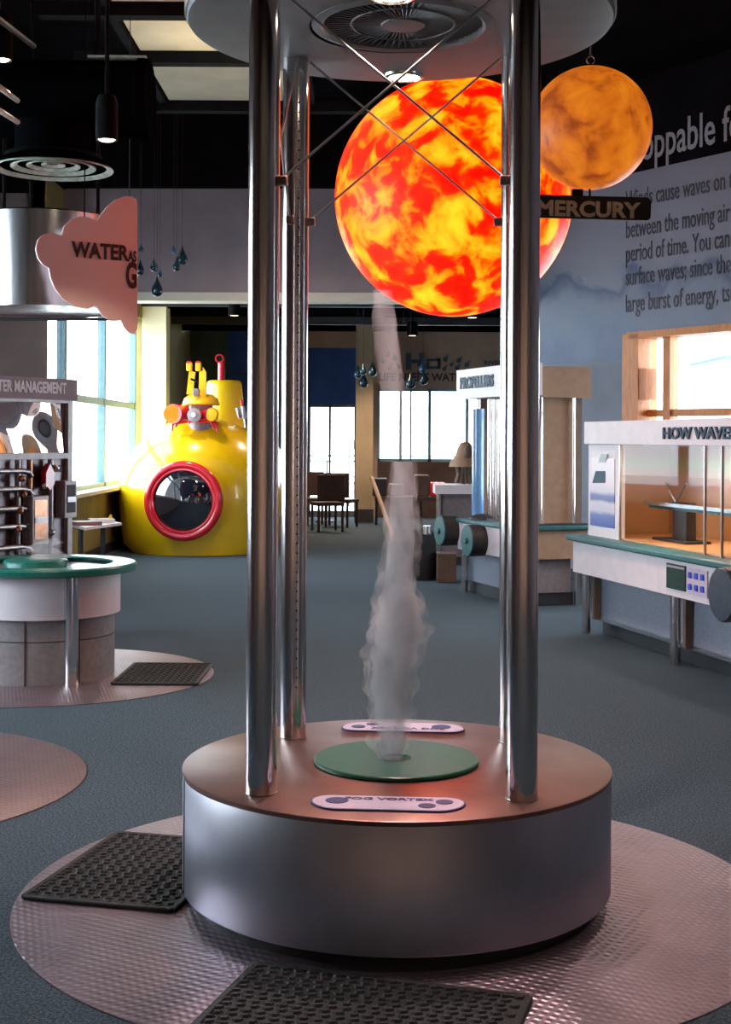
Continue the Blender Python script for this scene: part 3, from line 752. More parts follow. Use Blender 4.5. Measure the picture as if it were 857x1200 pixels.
# added rods at the left edge; the two short ones imitate strip reflections
for k, (a, c, lb) in enumerate((((-4, 20), (40, 54), 'thin grey ceiling conduit at the top left corner'), ((-6, 98), (21, 118), 'upper of two short bright rods imitating reflections at left edge below the left pendant lamp'), ((-6, 126), (21, 143), 'lower of two short bright rods imitating reflections at left edge above the ring diffuser'))):
    MB().cyl(P(*a, 6.4), P(*c, 7.5), .014, n=10).build('ceiling_rod', M['galv'] if k else M['rod'], label=lb, cat='conduit')
# pendant can lamps
def can_lamp(px, py, Y, hw, label, e, ztop, lensm, grp):
    c = P(px, py, Y); r = hw/F*Y
    t = root('ceiling_can_lamp', c, label, 'lamp', grp)
    MB().lathe(c, [(r*1.0, .004), (r*1.12, .0), (r*1.18, .02), (r*1.18, .2), (r*.9, .24), (.012, .245), (.012, ztop-c.z)], 28, cap=False).build('housing', M['blackpaint'], t)
    MB().lathe(c, [(.001, -.004), (r*.7, .0), (r*1.0, .012)], 28, cap=False).build('lamp_lens', lensm, t)
    lamp('SPOT', 'can_lamp_light', c-Vector((0, 0, .03)), e, WARM, .05, c-Vector((0, 0, 3)), spot=math.radians(100), blend=.7)
can_lamp(125.5, 165, 7.35, 11, 'lit black can lamp hanging above the cloud sign', 90, ZC, M['lens'], 'ceiling can lamps')
can_lamp(3, 71, 6.9, 10, 'lit black can lamp cut off by left picture edge', 70, ZC, M['lens'], 'ceiling can lamps')
can_lamp(484, 393.5, 23.5, 5.5, 'small lit can lamp in front of the blue water wall lettering', 25, zt+.05, M['lensdim'], 'far ceiling lamps')
can_lamp(554, 372.5, 20.5, 6.5, 'small lit can lamp just under the bottom of the sun globe', 25, zt+.05, M['lensdim'], 'far ceiling lamps')
can_lamp(275, 370, 20.5, 6, 'small lit can lamp above the yellow submarine', 20, zt+.05, M['lensdim'], 'far ceiling lamps')

# ------------------------------------------------------------------ yellow submarine
Ys = 18.6
sx = P(236, 515, Ys).x; SR = 1.10; zc_ = .70
sub = root('submarine', (sx, Ys, 0), 'big bright yellow submarine with red ringed porthole beside the left window', 'submarine')
rings = []
N = 40
def section(r, y):
    ring = []
    for k in range(N):
        a = 2*PI*k/N
        x = r*math.cos(a); z = zc_+r*math.sin(a)*(1.0 if math.sin(a) > 0 else 0)
        if math.sin(a) <= 0:
            # lower half becomes a straight skirt down to the floor
            t = -math.sin(a); x = r*(1-.10*t) if math.cos(a) > 0 else -r*(1-.10*t)
            if abs(math.cos(a)) < .75: x = r*.9*math.cos(a)/.75
            z = max(.002, zc_*(1-min(1, t*1.45)))
        ring.append(Vector((sx+x, y, z)))
    return ring
for k in range(15):
    t = k/14*PI/2
    rings.append(section(max(.05, SR*math.sin(t)**.75), Ys-1.05*math.cos(t)))
for y in (19.6, 20.6, 21.6): rings.append(section(SR, y))
for k in range(1, 8):
    t = k/7*PI/2; rings.append(section(max(.05, SR*math.cos(t)), 21.6+1.0*math.sin(t)))
MB().loops(rings).build('hull', M['yellow'], sub)
# porthole
Yp = Ys-1.16
pc = P(216, 587, Yp); pn = Vector((-.10, -1, .02)).normalized(); PRr = 42/F*Yp
MB().cyl(pc+pn*.02, pc-pn*.5, PRr+.02, n=48).build('porthole_collar', M['yellow'], sub)
ring = MB().torus(pc+pn*.03, PRr, .055, axis=pn, n=64, m=14).build('porthole_ring', M['red'], sub)
MB().torus(pc+pn*.055, PRr-.055, .022, axis=pn, n=64, m=10).build('inner_lip', M['red'], ring)
MB().lathe(pc+pn*.03, [(PRr-.05, 0), (PRr-.12, .05), (PRr*.5, .10), (.001, .12)], 48, cap=False, axis=pn).build('porthole_glass', M['darkglass'], sub, label='dark domed porthole glass')
# conning tower and periscope
Yt = 19.3
tc_ = P(263, 515, Yt).x; tz = P(263, 446, Yt).z
tr = 21/F*Yt
MB().lathe((tc_, Yt, 0), [(tr*1.22, 1.45), (tr*1.12, 1.9), (tr*1.0, tz-.06), (tr*.95, tz-.02), (tr*.85, tz), (.001, tz)], 36).build('conning_tower', M['yellow'], sub)
pz = P(260.5, 421, Yt).z; pxx = P(260.5, 430, Yt).x
per = MB().cyl((pxx, Yt-.05, tz-.03), (pxx, Yt-.05, pz), .05, n=20).build('periscope', M['red'], sub)
MB().cyl((pxx-.02, Yt-.17, pz), (pxx-.02, Yt+.03, pz), .062, .055, n=20).build('eyepiece', M['red'], per)
MB().cyl((pxx-.02, Yt-.175, pz), (pxx-.02, Yt-.165, pz), .042, n=16).build('lens', M['blackpaint'], per)
# turret with cap and mechanical arms
Yu = 18.1
def q3(px, py, Y=Yu): return P(px, py, Y)
tx = q3(236, 482).x
tur = MB().lathe((tx, Yu, 0), [(.16, q3(236, 494).z-.12), (.155, q3(236, 473).z)], 28).build('turret', M['greyplastic'], sub)
zcap = q3(236, 475).z
MB().lathe((tx, Yu, zcap), [(.235, .0), (.245, .015), (.22, .09), (.15, .14), (.001, .16)], 36).build('turret_cap', M['yellow2'], sub)
arms = MB().prism([q3(219, 462, Yu-.1), (q3(226, 462, Yu-.1)), q3(229, 436, Yu-.1), q3(222, 434, Yu-.1)], (0, .08, 0)).build('arm', M['yellow2'], sub)
MB().prism([q3(233, 468, Yu-.16), q3(238, 468, Yu-.16), q3(239, 434, Yu-.16), q3(234, 436, Yu-.16)], (0, .06, 0)).build('arm', M['yellow2'], sub)
MB().prism([q3(238, 470, Yu-.2), q3(242, 470, Yu-.2), q3(242, 436, Yu-.2), q3(238, 430, Yu-.2)], (0, .05, 0)).build('arm', M['yellow2'], sub)
for px in (222.5, 233):
    gp = MB().box(q3(px, 430, Yu-.08), (.07, .10, .11)).build('gripper', M['yellow2'], sub, bevel=.01)
    MB().box(q3(px, 424.5, Yu-.08), (.055, .10, .025)).build('gripper_tip', M['red'], gp)
MB().box(q3(230.5, 460, Yu-.24), (.085, .06, .10)).build('motor_box', M['slate2'], sub, bevel=.01)
MB().cyl(q3(224, 444, Yu-.13), q3(243, 452, Yu-.13), .014, n=10).build('linkage', M['blackpaint'], sub)
# front lamps
for px, py, r_, m1, nm in ((203, 485, 11.5, 'orangelens', 'lamp'), (248.5, 486, 8.5, 'yellow2', 'lamp')):
    a_ = q3(px, py, Yu-.35); k = MB().cyl(a_+Vector((.0, -.02, 0)), a_+Vector((.09 if px < 230 else -.06, .22, 0)), r_/F*Yu, n=24).build('lamp_housing', M['red'], sub)
    MB().lathe(a_+Vector((0, -.02, 0)), [(r_/F*Yu*.93, 0), (r_/F*Yu*.8, .02), (.001, .03)], 24, axis=(-.1, -1, 0)).build('lamp_lens', M[m1], k)
a_ = q3(228.5, 486.5, Yu-.38); k = MB().cyl(a_, a_+Vector((.05, .2, 0)), .075, n=24).build('dial', M['red'], sub)
MB().lathe(a_, [(.09, -.01), (.09, .03), (.04, .04), (.001, .04)], 24, axis=(-.1, -1, 0)).build('dial_face', M['greyplastic'], k)
MB().lathe(a_+Vector((-.006, -.045, 0)), [(.035, 0), (.03, .02), (.001, .022)], 16, axis=(-.1, -1, 0)).build('dial_cap', M['whitesign'], k)
for pts in (((202, 505), (203, 497), (210, 494), (246, 494), (254, 497), (256, 506)), ((202, 497), (246, 491), (257, 497)), ((222, 497), (222, 491)), ((210, 494), (206, 500)), ((247, 494), (253, 503))):
    MB().tube([q3(a, c, Yu-.33) for a, c in pts], .014, 8).build('bracket', M['red'], sub)
# small silver gadget at the hull's right shoulder
for (a, c, r_) in (((282, 490), (279, 478), .03), ((287, 491), (285, 476), .03)): MB().cyl(q3(*a, 18.6), q3(*c, 18.6), r_, n=12).build('valve', M['alu'], sub)
MB().cyl(q3(286, 482, 18.6), q3(283, 468, 18.6), .018, n=10).build('valve_stem', M['red'], sub)
b = MB()
for k in range(14):
    a = math.radians(20+k*11); yy = Ys-.2
    b.sphere((sx+math.cos(a)*SR*.985, yy+.0, zc_+math.sin(a)*SR*.985), .012, 8)
b.build('rivet', M['whitesign'], sub, kind='stuff')

# ------------------------------------------------------------------ hanging water drops
DK = [0]
def drop(px, py, h, Y, m, label, grp, ztop):
    DK[0] += 1; Y += (DK[0]*5 % 8)*.17-.6
    c = P(px, py, Y); s = h/F*Y
    t = root('hanging_drop', c, label, 'drop ornament', grp)
    prof = [(.001, .62), (.03, .52), (.075, .38), (.16, .20), (.245, .02), (.27, -.12), (.24, -.26), (.15, -.35), (.001, -.38)]
    MB().lathe(c, [(a*s*1.0, z*s) for a, z in prof], 24).build('drop', m, t)
    MB().cyl(c+Vector((0, 0, .58*s)), (c.x, c.y, ztop), .0014, n=5).build('thread', M['kick'], t)
G1 = 'glossy drops hung before the grey soffit'
for px, py, h, m, lb in (
    (166, 292, 11, 'drop', 'small teal drop highest beside the cloud sign edge'), (164.5, 315, 20, 'drop', 'dark drop half hidden behind the cloud sign edge'),
    (181, 312, 17, 'drop', 'middle dark drop left of the small blue drop over the soffit'), (188, 321, 10, 'dropblue', 'small blue drop just above the largest dark drop'),
    (184.5, 338, 25, 'drop', 'largest dark drop overlapping the white soffit trim'), (204, 293, 10, 'dropblue', 'small blue drop at top left of the right cluster'),
    (214, 302, 24, 'drop', 'large dark drop farthest right over the grey soffit'), (207.5, 311, 18, 'drop', 'dark drop at lower left of the right cluster')):
    drop(px, py, h, 12.6, M[m], lb, G1, ZC)
G2 = 'drops hung near the far pillar and window'
for px, py, h, m, lb in ((420, 437, 17, 'drop', 'dark drop at left edge of the tan pillar'), (426, 434, 15, 'drop', 'small dark drop on the tan pillar, upper one'), (426.5, 447, 20, 'drop', 'dark drop lowest on the tan pillar'),
    (437, 434, 19, 'drop', 'dark drop at right edge of the tan pillar'), (481.5, 448, 21, 'drop', 'dark drop at left above the far window top'), (496, 431, 16, 'dropblue', 'blue drop in front of the letter O on the far wall'), (497, 444, 19, 'drop', 'dark drop at right above the far window top')):
    drop(px, py, h, 20.0, M[m], lb, G2, zt+.05)

# far wall water lettering
hw_ = root('far_wall_lettering', (fx(500), YF-.01, fz(440)), 'teal H2O emblem and LIFE NEEDS WATER lettering above the far window', 'wall text')
R3, U3 = (1, 0, 0), (0, 0, 1)
text('lettering', 'LIFE NEEDS WATER', .21, M['printdark'], (fx(444), YF-.015, fz(446)), R3, U3, hw_, .93, .006, .01)
b = MB(); y_ = YF-.015
for z0, z1, x0, x1 in ((420, 427, 500, 516),):
    for (u0, u1, v0, v1) in ((500, 516, 420, 423), (500, 516, 429, 432), (500, 503, 420, 432), (513, 516, 420, 432)):
        b.box(((fx(u0)+fx(u1))/2, y_, (fz(v0)+fz(v1))/2), (fx(u1)-fx(u0), .02, abs(fz(v0)-fz(v1))))
b.build('letter_o', M['printteal'], hw_)
text('letter_h', 'H', .42, M['printteal'], (fx(475), y_, fz(432)), R3, U3, hw_, 1.25, .018, .02)
text('numeral', '2', .24, M['printteal'], (fx(489), y_, fz(436)), R3, U3, hw_, 1.3, .01, .02)
text('small_heading', 'RIVERS', .12, M['printdark'], (fx(567), y_, fz(427)), R3, U3, hw_, 1.2, .003, .01)
for (px, py, s_, a) in ((449, 424, 7, .3), (457, 431, 9, -.4), (463, 420, 9, .2), (468, 430, 8, .5), (455, 416, 7, -.1), (522, 421, 9, -.5), (521, 432, 8, -.5), (529, 427, 7, -.6), (538, 422, 9, -.7), (536, 431, 8, -.6), (547, 427, 9, -.7), (543, 435, 7, -.6)):
    pts = []
    c = Vector((fx(px), y_, fz(py))); k_ = s_/F*YF
    for t in range(12):
        a2 = 2*PI*t/12; x, z = .32*math.cos(a2), .32*math.sin(a2)
        if t == 3: z = .85
        x, z = x*math.cos(a)-z*math.sin(a), x*math.sin(a)+z*math.cos(a); pts.append(c+Vector((x*k_, 0, z*k_)))
    MB().prism(pts, (0, .01, 0)).build('printed_drop', M['printteal'], hw_)

# ------------------------------------------------------------------ wave exhibit at right
WO = P(673, 515, 10.75).to_2d()               # far front corner of the counter
wd = Vector((.236, -.972)).normalized(); wnn = Vector((-wd.y, wd.x))      # along (towards camera) and to the back (right)
if wnn.x < 0: wnn = -wnn
def wp(s_, d, z): q = WO+wd*s_+wnn*d; return Vector((q.x, q.y, z))
WL = 3.2
we = root('wave_exhibit', wp(WL/2, .5, 0), 'long white and slate exhibit with glass wave case and HOW WAVES sign', 'exhibit')
def wbox(name, s0, s1, d0, d1, z0, z1, m, par=we, **kw):
    c = (wp(s0, d0, z0)+wp(s1, d1, z1))/2
    return MB().box(c, (s1-s0, d1-d0, z1-z0), math.atan2(wd.y, wd.x)).build(name, m, par, **kw)
ZCN = .765
wbox('counter_top', -.04, WL, -.05, .95, ZCN-.045, ZCN, M['teal2'], bevel=.012)
ap = wbox('apron', 0, WL, .0, .04, .475, ZCN-.046, M['white'])
wbox('apron_end', WL-.03, WL, .04, .9, .475, ZCN-.046, M['white'])
wbox('apron_end', 0, .03, .04, .9, .475, ZCN-.046, M['white'])
wbox('lower_panel', .10, WL-.06, .16, .85, .12, .474, M['slate'])
wbox('lower_trim', .10, WL, .13, .158, .115, .145, M['alu'])
wbox('kick', .12, WL-.1, .20, .82, .002, .12, M['kick'])
for s_ in (.10, 1.62, 2.9):
    q = wp(s_, .07, 0); MB().cyl((q.x, q.y, .001), (q.x, q.y, .474), .036, n=28).build('leg', M['steel'], we)
    wbox('pilaster', s_+.05, s_+.09, .10, .15, .12, .474, M['tansh'])
# control panel on the apron
def wface(s_, z, off=-.004): return wp(s_, off, z)
def apx(px):      # distance along the apron at column px
    k = P(px, 660, 1).x; return (WO.x-k*WO.y)/(k*wd.y-wd.x)
def apz(px, py): return P(px, py, (WO+wd*apx(px)).y).z
s0, s1 = apx(783.5), apx(805.5)
sc_ = wbox('screen', s0, s1, -.012, -.001, .525, .69, M['screen'], ap)
wbox('screen_line', s0+.01, s1-.01, -.0145, -.0125, .665, .678, M['printpale'], sc_)
s2, s3 = s1+.015, apx(831)
bp_ = wbox('button_plate', s2, s3, -.010, -.001, .515, .685, M['label'], ap)
for i in range(3):
    for j in range(2):
        ss = s2+(s3-s2)*(.2+.3*i); wbox('button', ss-.022, ss+.022, -.02, -.0105, .545+j*.075, .585+j*.075, M['buttonblue'], bp_, bevel=.006)
# big dark knob
KS = apx(857)+.12
kc = wp(KS, -.12, .585)
kb = MB().cyl(wp(KS, -.12, .585), wp(KS, -.002, .585), .165, n=48).build('knob_drum', M['signblack'], we)
MB().lathe(kc, [(.160, 0), (.155, .01), (.001, .012)], 48, axis=(-wnn.x, -wnn.y, 0)).build('knob_face', M['navyslate'], kb)
# glass case
VD0, VD1, VZ = .10, .80, 1.47
S0 = .06
wbox('case_header', S0-.02, WL, VD0-.03, VD1, VZ, 1.645, M['whitesign'], bevel=.004)
hd = wp(apx(784), VD0-.036, 1.52)
def vs(px):
    o = WO+wnn*VD0; k = P(px, 560, 1).x; return (o.x-k*o.y)/(k*wd.y-wd.x)
text('lettering', 'HOW WAVES FORM', .108, M['printteal'], wp(vs(783), VD0-.038, 1.515), (wd.x, wd.y, 0), (0, 0, 1), we, 1.50, .003, .012, label='raised teal letters HOW WAVES')
SP = vs(726)
pa = wbox('poster_panel', S0, SP, VD0, VD0+.05, ZCN, VZ, M['whitesign'])
q0 = wp(S0+.04, VD0-.004, ZCN+.1)
MB().box((wp(S0+.05, 0, 0)+wp(SP-.07, 0, 0))/2+wnn.to_3d()*(VD0-.003)+Vector((0, 0, ZCN+.34)), (SP-S0-.12, .006, .52), math.atan2(wd.y, wd.x)).build('poster', M['poster'], pa, uv=(q0, (wd.x, wd.y, 0), (0, 0, 1.9)))
def pst(px, py):
    s_ = vs(px); Y = (WO+wd*s_+wnn*VD0).y; return wp(s_, VD0-.0075, P(px, py, Y).z)
MB().prism([pst(696, 566), pst(711, 566), pst(711, 552), pst(700, 552)], -wnn.to_3d()*.002).build('poster_block', M['printteal'], pa)
MB().prism([pst(703, 542), pst(711, 542), pst(714, 532), pst(706, 532)], -wnn.to_3d()*.002).build('poster_block', M['screen'], pa)
wbox('case_back', S0, WL, VD1-.03, VD1, ZCN, VZ, M['casereflect'], uv=(wp(0, 0, ZCN), (wd.x, wd.y, 0), (0, 0, 1.42)))
wbox('case_floor', S0+.04, WL, VD0+.02, VD1-.03, ZCN+.001, ZCN+.012, M['pane_orange'])
wbox('case_end', S0, S0+.03, VD0+.05, VD1-.03, ZCN, VZ, M['casereflect'], uv=(wp(0, 0, ZCN), (wnn.x, wnn.y, 0), (0, 0, 1.42)))
wbox('case_glass', SP, WL, VD0+.004, VD0+.012, ZCN, VZ, M['caseglass'])
wbox('end_glass', WL-.012, WL-.004, VD0+.012, VD1-.03, ZCN, VZ, M['caseglass'])
for s_ in (SP+.005, vs(826), vs(846)): wbox('glass_joint', s_-.006, s_+.006, VD0-.001, VD0+.016, ZCN, VZ, M['rod'])
wbox('water_line', SP, WL, .34, .40, 1.005, 1.04, M['teal2'])
wbox('water_tube', SP, WL, .30, .335, 1.03, 1.055, M['alu'])
lamp('AREA', 'case_fill_light', wp(1.6, .45, VZ-.02), 22, (1, .82, .66), 2.4, wp(1.6, .45, 0), sy=.3)  # light added to brighten the case interior
MB().box(wp(1.6, .45, VZ-.008), (2.4, .10, .012), math.atan2(wd.y, wd.x)).build('case_fill_strip', M['whitesign'], we)  # made-up strip to go with the added case light
bs = (vs(748)+.12)
wbox('wave_paddle', bs-.1, bs+.12, .36, .44, ZCN+.02, 1.06, M['signblack'], bevel=.01)
wbox('paddle_foot', bs-.3, bs+.22, .3, .5, ZCN+.013, ZCN+.03, M['kick'])
for dx in (-.16, .16): MB().cyl(wp(bs, .34, 1.06), wp(bs+dx, .34, 1.2), .008, n=8).build('paddle_arm', M['rod'], we)
kq = wp(vs(846), .28, 1.075); MB().sphere(kq, .035, 16).build('red_float', M['red'], we)
MB().cyl(wp(vs(838)+.2, .4, ZCN+.012), wp(vs(838)+.2, .4, .95), .006, n=8).build('probe', M['kick'], we)

# ------------------------------------------------------------------ propellers exhibit
pp = [P(606, 515, 12.25).to_2d(), P(537.5, 515, 13.55).to_2d()]
pd = (pp[1]-pp[0]).normalized(); PL = (pp[1]-pp[0]).length; pnn = Vector((pd.y, -pd.x))   # to the right
if pnn.x < 0: pnn = -pnn
PW = .70
def qp(s_, d, z): q = pp[0]+pd*s_+pnn*d; return Vector((q.x, q.y, z))
pe = root('propeller_exhibit', qp(PL/2, PW/2, 0), 'tall tan exhibit with PROPELLERS sign, blue tube and two green dials', 'exhibit')
def pbox(name, s0, s1, d0, d1, z0, z1, m, par=pe, **kw):
    c = (qp(s0, d0, z0)+qp(s1, d1, z1))/2
    return MB().box(c, (abs(s1-s0), abs(d1-d0), z1-z0), math.atan2(pd.y, pd.x)).build(name, m, par, **kw)
zc1 = P(660, 616, 12.4).z
zt1, zt0 = P(660, 430, 12.4).z, P(660, 466, 12.4).z
pbox('header', -.02, PL*.55, .05, PW+.03, zt0, zt1, M['tan'])
pbox('tower', .06, PL*.5, .30, PW-.10, zc1, zt0, M['tan'])
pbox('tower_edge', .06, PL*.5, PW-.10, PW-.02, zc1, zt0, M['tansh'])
pbox('counter_top', -.04, PL, -.03, PW+.03, zc1-.04, zc1, M['teal2'], bevel=.01)
pbox('counter_mat', -.02, .9, .1, PW+.0, zc1, zc1+.02, M['kick'])
pbox('apron', -.0, PL-.02, 0.0, PW, .43, zc1-.04, M['tan'])
pbox('apron_face', .02, PL-.03, -.012, .0, .43, zc1-.042, M['white'])
pbox('lower_panel', .12, PL-.05, .10, PW-.1, .12, .43, M['slate'])
pbox('kick', .10, PL-.03, .12, PW-.08, .002, .12, M['kick'])
pbox('end_panel', .08, .118, .12, PW-.12, .12, .43, M['slate2'])
for s_, d_ in ((.0+.05, PW-.06), (PL-.06, .05), (.05, .06)):
    q = qp(s_, d_, 0); MB().cyl((q.x, q.y, .001), (q.x, q.y, .43), .034, n=24).build('leg', M['steel'], pe)
for s_, d_, r_ in ((.03, PW-.12, .016), (.03, .24, .03)):
    q = qp(s_, d_, 0); MB().cyl((q.x, q.y, zc1), (q.x, q.y, zt0), r_, n=20).build('upright', M['steel'], pe)
def ps(px, d=0.0):
    o = pp[0]+pnn*d; k = P(px, 560, 1).x; return (o.x-k*o.y)/(k*pd.y-pd.x)
sg0, sg1 = ps(589)-.5, PL
zs0, zs1 = P(560, 466, 13).z, P(560, 431, 13).z
sb = pbox('sign_box', sg0, sg1, -.02, .16, zs0, zs1, M['whitesign'])
text('lettering', 'PROPELLERS', .150, M['printteal'], qp(ps(542), -.024, P(560, 453.5, 13).z), (-pd.x, -pd.y, 0), (0, 0, 1), sb, .98, .006, .012, label='raised teal letters PROPELLERS')
q = qp(ps(561, .2), .2, 0); zb1 = P(560, 478, 13.2).z
MB().cyl((q.x, q.y, zc1), (q.x, q.y, zb1), .062, n=32).build('air_tube', M['tubeblue'], pe, label='tall pale blue tube')
MB().cyl((q.x, q.y, zb1), (q.x, q.y, zs0+.0), .02, n=16).build('tube_rod', M['steel'], pe)
for px in (574, 580, 586):
    q = qp(ps(px, .2), .2, 0); MB().cyl((q.x, q.y, zc1), (q.x, q.y, zs0), .02, n=16).build('guide_rod', M['steel'], pe)
MB().lathe(qp(ps(566, .14), .14, zc1), [(.14, 0), (.13, .02), (.06, .05), (.001, .055)], 28).build('tube_base', M['kick'], pe)
for px, py in ((534, 625), (567, 631)):
    c0 = qp(ps(px)-.0, -.16, P(px, py, 13.2).z); c1 = qp(ps(px), .0, P(px, py, 13.2).z)
    kb = MB().cyl(c0, c1, .150, n=40).build('dial_drum', M['signblack'], pe)
    MB().lathe(c0, [(.145, 0), (.14, .008), (.03, .010), (.028, .03), (.001, .032)], 40, axis=(-pnn.x, -pnn.y, 0)).build('dial_face', M['teal2'], kb)

# ------------------------------------------------------------------ grey cabinet with sculpture, bag and box behind
gc_ = root('display_cabinet', P(533, 515, 16.4).to_2d().to_3d(), 'grey cabinet with white top behind the propeller dials', 'cabinet')
def B(name, px0, px1, z0, z1, Y, dep, m, par, **kw):
    a, c = P(px0, 515, Y).x, P(px1, 515, Y).x
    return MB().box(((a+c)/2, Y+dep/2, (z0+z1)/2), (c-a, dep, z1-z0)).build(name, m, par, **kw)
Yc = 16.4
B('top', 511, 560, P(530, 579, Yc).z, P(530, 568.5, Yc).z, Yc, .6, M['whitesign'], gc_)
B('body', 516, 560, .10, P(530, 579, Yc).z, Yc+.05, .5, M['slate2'], gc_); B('kick', 518, 560, .002, .10, Yc+.08, .44, M['kick'], gc_)
q = P(514.5, 600, Yc+.02); MB().cyl((q.x, q.y, .001), (q.x, q.y, P(530, 579, Yc).z), .03, n=16).build('leg', M['steel'], gc_)
ztop_ = P(530, 568.5, Yc).z
sp_ = root('sculpture', P(544, 515, Yc+.3).to_2d().to_3d()+Vector((0, 0, ztop_)), 'dark branching stand with pointed tan shell on the grey cabinet', 'sculpture')
def T(px, py, Y=Yc+.3): return P(px, py, Y)
for pts in (((536, 566), (539, 556), (537, 547)), ((541, 567), (542, 557), (544, 546)), ((548, 567), (546, 556), (548, 545)), ((553, 567), (550, 556), (552, 546))):
    MB().tube([T(*p) for p in pts], .035, 10).build('branch', M['tansh'], sp_)
c = T(546, 545); MB().lathe(c, [(.20, -.02), (.19, .03), (.12, .12), (.10, .2), (.06, .27), (.001, .29)], 24).build('shell', M['tan'], sp_)
MB().sphere(T(549, 530, Yc+.18), .07, 16, (.8, .6, 1.3)).build('hollow', M['tansh'], sp_)
b = MB(); a_ = P(500, 515, 14.6)
bg_ = root('duffel_bag', (P(496, 515, 14.6).x, 14.6, 0), 'tall upright black fabric bag beside the brown cardboard box', 'bag')
MB().lathe((P(496, 515, 14.6).x, 14.75, 0), [(.15, .002), (.16, .03), (.165, .16), (.16, .2), (.16, .3), (.15, .42), (.13, .5), (.10, .54), (.001, .55)], 20).build('body', M['bag'], bg_)
q = P(504, 0, 14.55); MB().cyl((q.x, q.y, .5), (q.x, q.y, .59), .045, n=16).build('bottle_neck', M['alu'], bg_)
bx_ = root('cardboard_box', (P(524, 515, 14.4).x, 14.5, 0), 'brown cardboard box on the carpet under the propeller dials', 'box')
a, c = P(514, 515, 14.4).x, P(536, 515, 14.4).x
MB().box(((a+c)/2, 14.55, .15), (c-a, .3, .297)).build('carton', M['cardboard'], bx_, bevel=.006)
MB().box(((a+c)/2, 14.55, .302), (c-a+.01, .31, .01)).build('lid', M['tansh'], bx_)
# leaning timber by the far pillar
MB().tube([P(436, 560, 22.5), P(448, 592, 22), (P(461, 640, 20.4).x, 20.4, .03)], .035, 8).build('leaning_timber', M['tan'], label='thin tan timber leaning near the foot of the far pillar', cat='timber')
MB().box((P(472, 515, 20.2).x, 20.2, .02), (.35, .08, .034)).build('floor_strip', M['tan'], label='short tan timber strip lying on the floor beyond the fog', cat='timber')

# low bench with dark things under the far window
bn = root('far_bench', (P(480, 515, 24).x, 24, 0), 'low dark bench with clutter under the far window', 'bench')
B('seat', 440, 520, .42, .50, 24, .6, M['farbrown'], bn)
for px in (442, 468, 494, 518): B('leg', px-1.5, px+1.5, .001, .42, 24.1, .1, M['kick'], bn)
for i, (px, h, m) in enumerate(((446, .32, 'kick'), (465, .22, 'tansh'), (495, .38, 'farbrown'), (513.5, .25, 'red'))):
    c = P(px, 515, 24.3); MB().box((c.x, 24.3, .501+h/2), (.26, .3, h-.002)).build('storage_tub', M[m], label=['black tub on the left end of the bench under the far window', 'low brown tub second on the bench under the far window', 'tall dark brown tub on the bench right of the fog', 'low red tub rightmost on the bench under the far window'][i], cat='tub', group='tubs on the far bench', bevel=.02)

# ------------------------------------------------------------------ far chairs by the glazed door
def chair(px, Y, rz_, label):
    c = P(px, 515, Y); t = root('dining_chair', (c.x, Y, 0), label, 'chair', 'chairs by the far glazed door')
    R = Matrix.Rotation(rz_, 3, 'Z')
    def bb(name, cc, d): MB().box(Vector((c.x, Y, 0))+R @ Vector(cc), d, rz_).build(name, M['chair'], t, bevel=.01)
    bb('seat', (0, 0, .45), (.46, .46, .06)); bb('backrest', (0, .22, .72), (.46, .05, .42))
    for i in (-1, 1):
        for j in (-1, 1): bb('leg', (.2*i, .2*j, .211), (.04, .04, .42))
chair(370, 23.9, .35, 'dark brown chair farthest left by the glazed door')
chair(384.5, 22.4, PI+.3, 'dark brown chair in the middle, its back to the viewer')
chair(401, 23.5, PI-.4, 'dark brown chair nearest the tan pillar')
tb = root('cafe_table', (P(380, 515, 24.6).x, 24.6, 0), 'small table with white top behind the far chairs', 'table')
MB().lathe((P(383, 515, 24.9).x, 24.9, 0), [(.42, .72), (.43, .735), (.42, .75)], 28).build('table_top', M['whitesign'], tb)
MB().lathe((P(383, 515, 24.9).x, 24.9, 0), [(.2, .002), (.18, .03), (.03, .06), (.03, .72)], 20).build('pedestal', M['kick'], tb)

# ------------------------------------------------------------------ round green topped table at left
TX, TY = -2.04, 8.70; TZ = .715
vt = root('mist_table', (TX, TY, 0), 'round table with teal rim, white drum and steel posts at left', 'exhibit table')
MB().lathe((TX, TY, 0), [(.43, TZ-.035), (.575, TZ-.05), (.59, TZ-.04), (.59, TZ-.012), (.578, TZ), (.44, TZ), (.43, TZ-.01)], 96, cap=False).build('rim', M['teal'], vt)
MB().lathe((TX, TY, 0), [(.435, TZ-.03), (.001, TZ-.035)], 64).build('basin', M['alu'], vt)
MB().lathe((TX-.04, TY-.02, 0), [(.19, TZ-.03), (.20, TZ-.0), (.20, TZ+.012), (.19, TZ+.018), (.001, TZ+.02)], 64).build('centre_disc', M['teal'], vt)
MB().lathe((TX, TY, 0), [(.47, .40), (.485, .405), (.485, TZ-.05)], 64, cap=False).build('white_drum', M['white'], vt)
MB().lathe((TX, TY, 0), [(.45, .006), (.45, .41)], 64, cap=False).build('grey_drum', M['slate2'], vt)
MB().torus((TX, TY, .27), .449, .004, n=64, m=6).build('drum_seam', M['kick'], vt)
for a in (-57, 63, 183):
    a = math.radians(a); MB().cyl((TX+math.cos(a)*.50, TY+math.sin(a)*.50, .006), (TX+math.cos(a)*.50, TY+math.sin(a)*.50, TZ-.05), .043, n=28).build('post', M['steel'], vt)
for a in (-48, -90):
    a = math.radians(a); MB().box((TX+math.cos(a)*.451, TY+math.sin(a)*.451, .205), (.012, .006, .395), a).build('drum_joint', M['kick'], vt)
b = MB(); rings = []
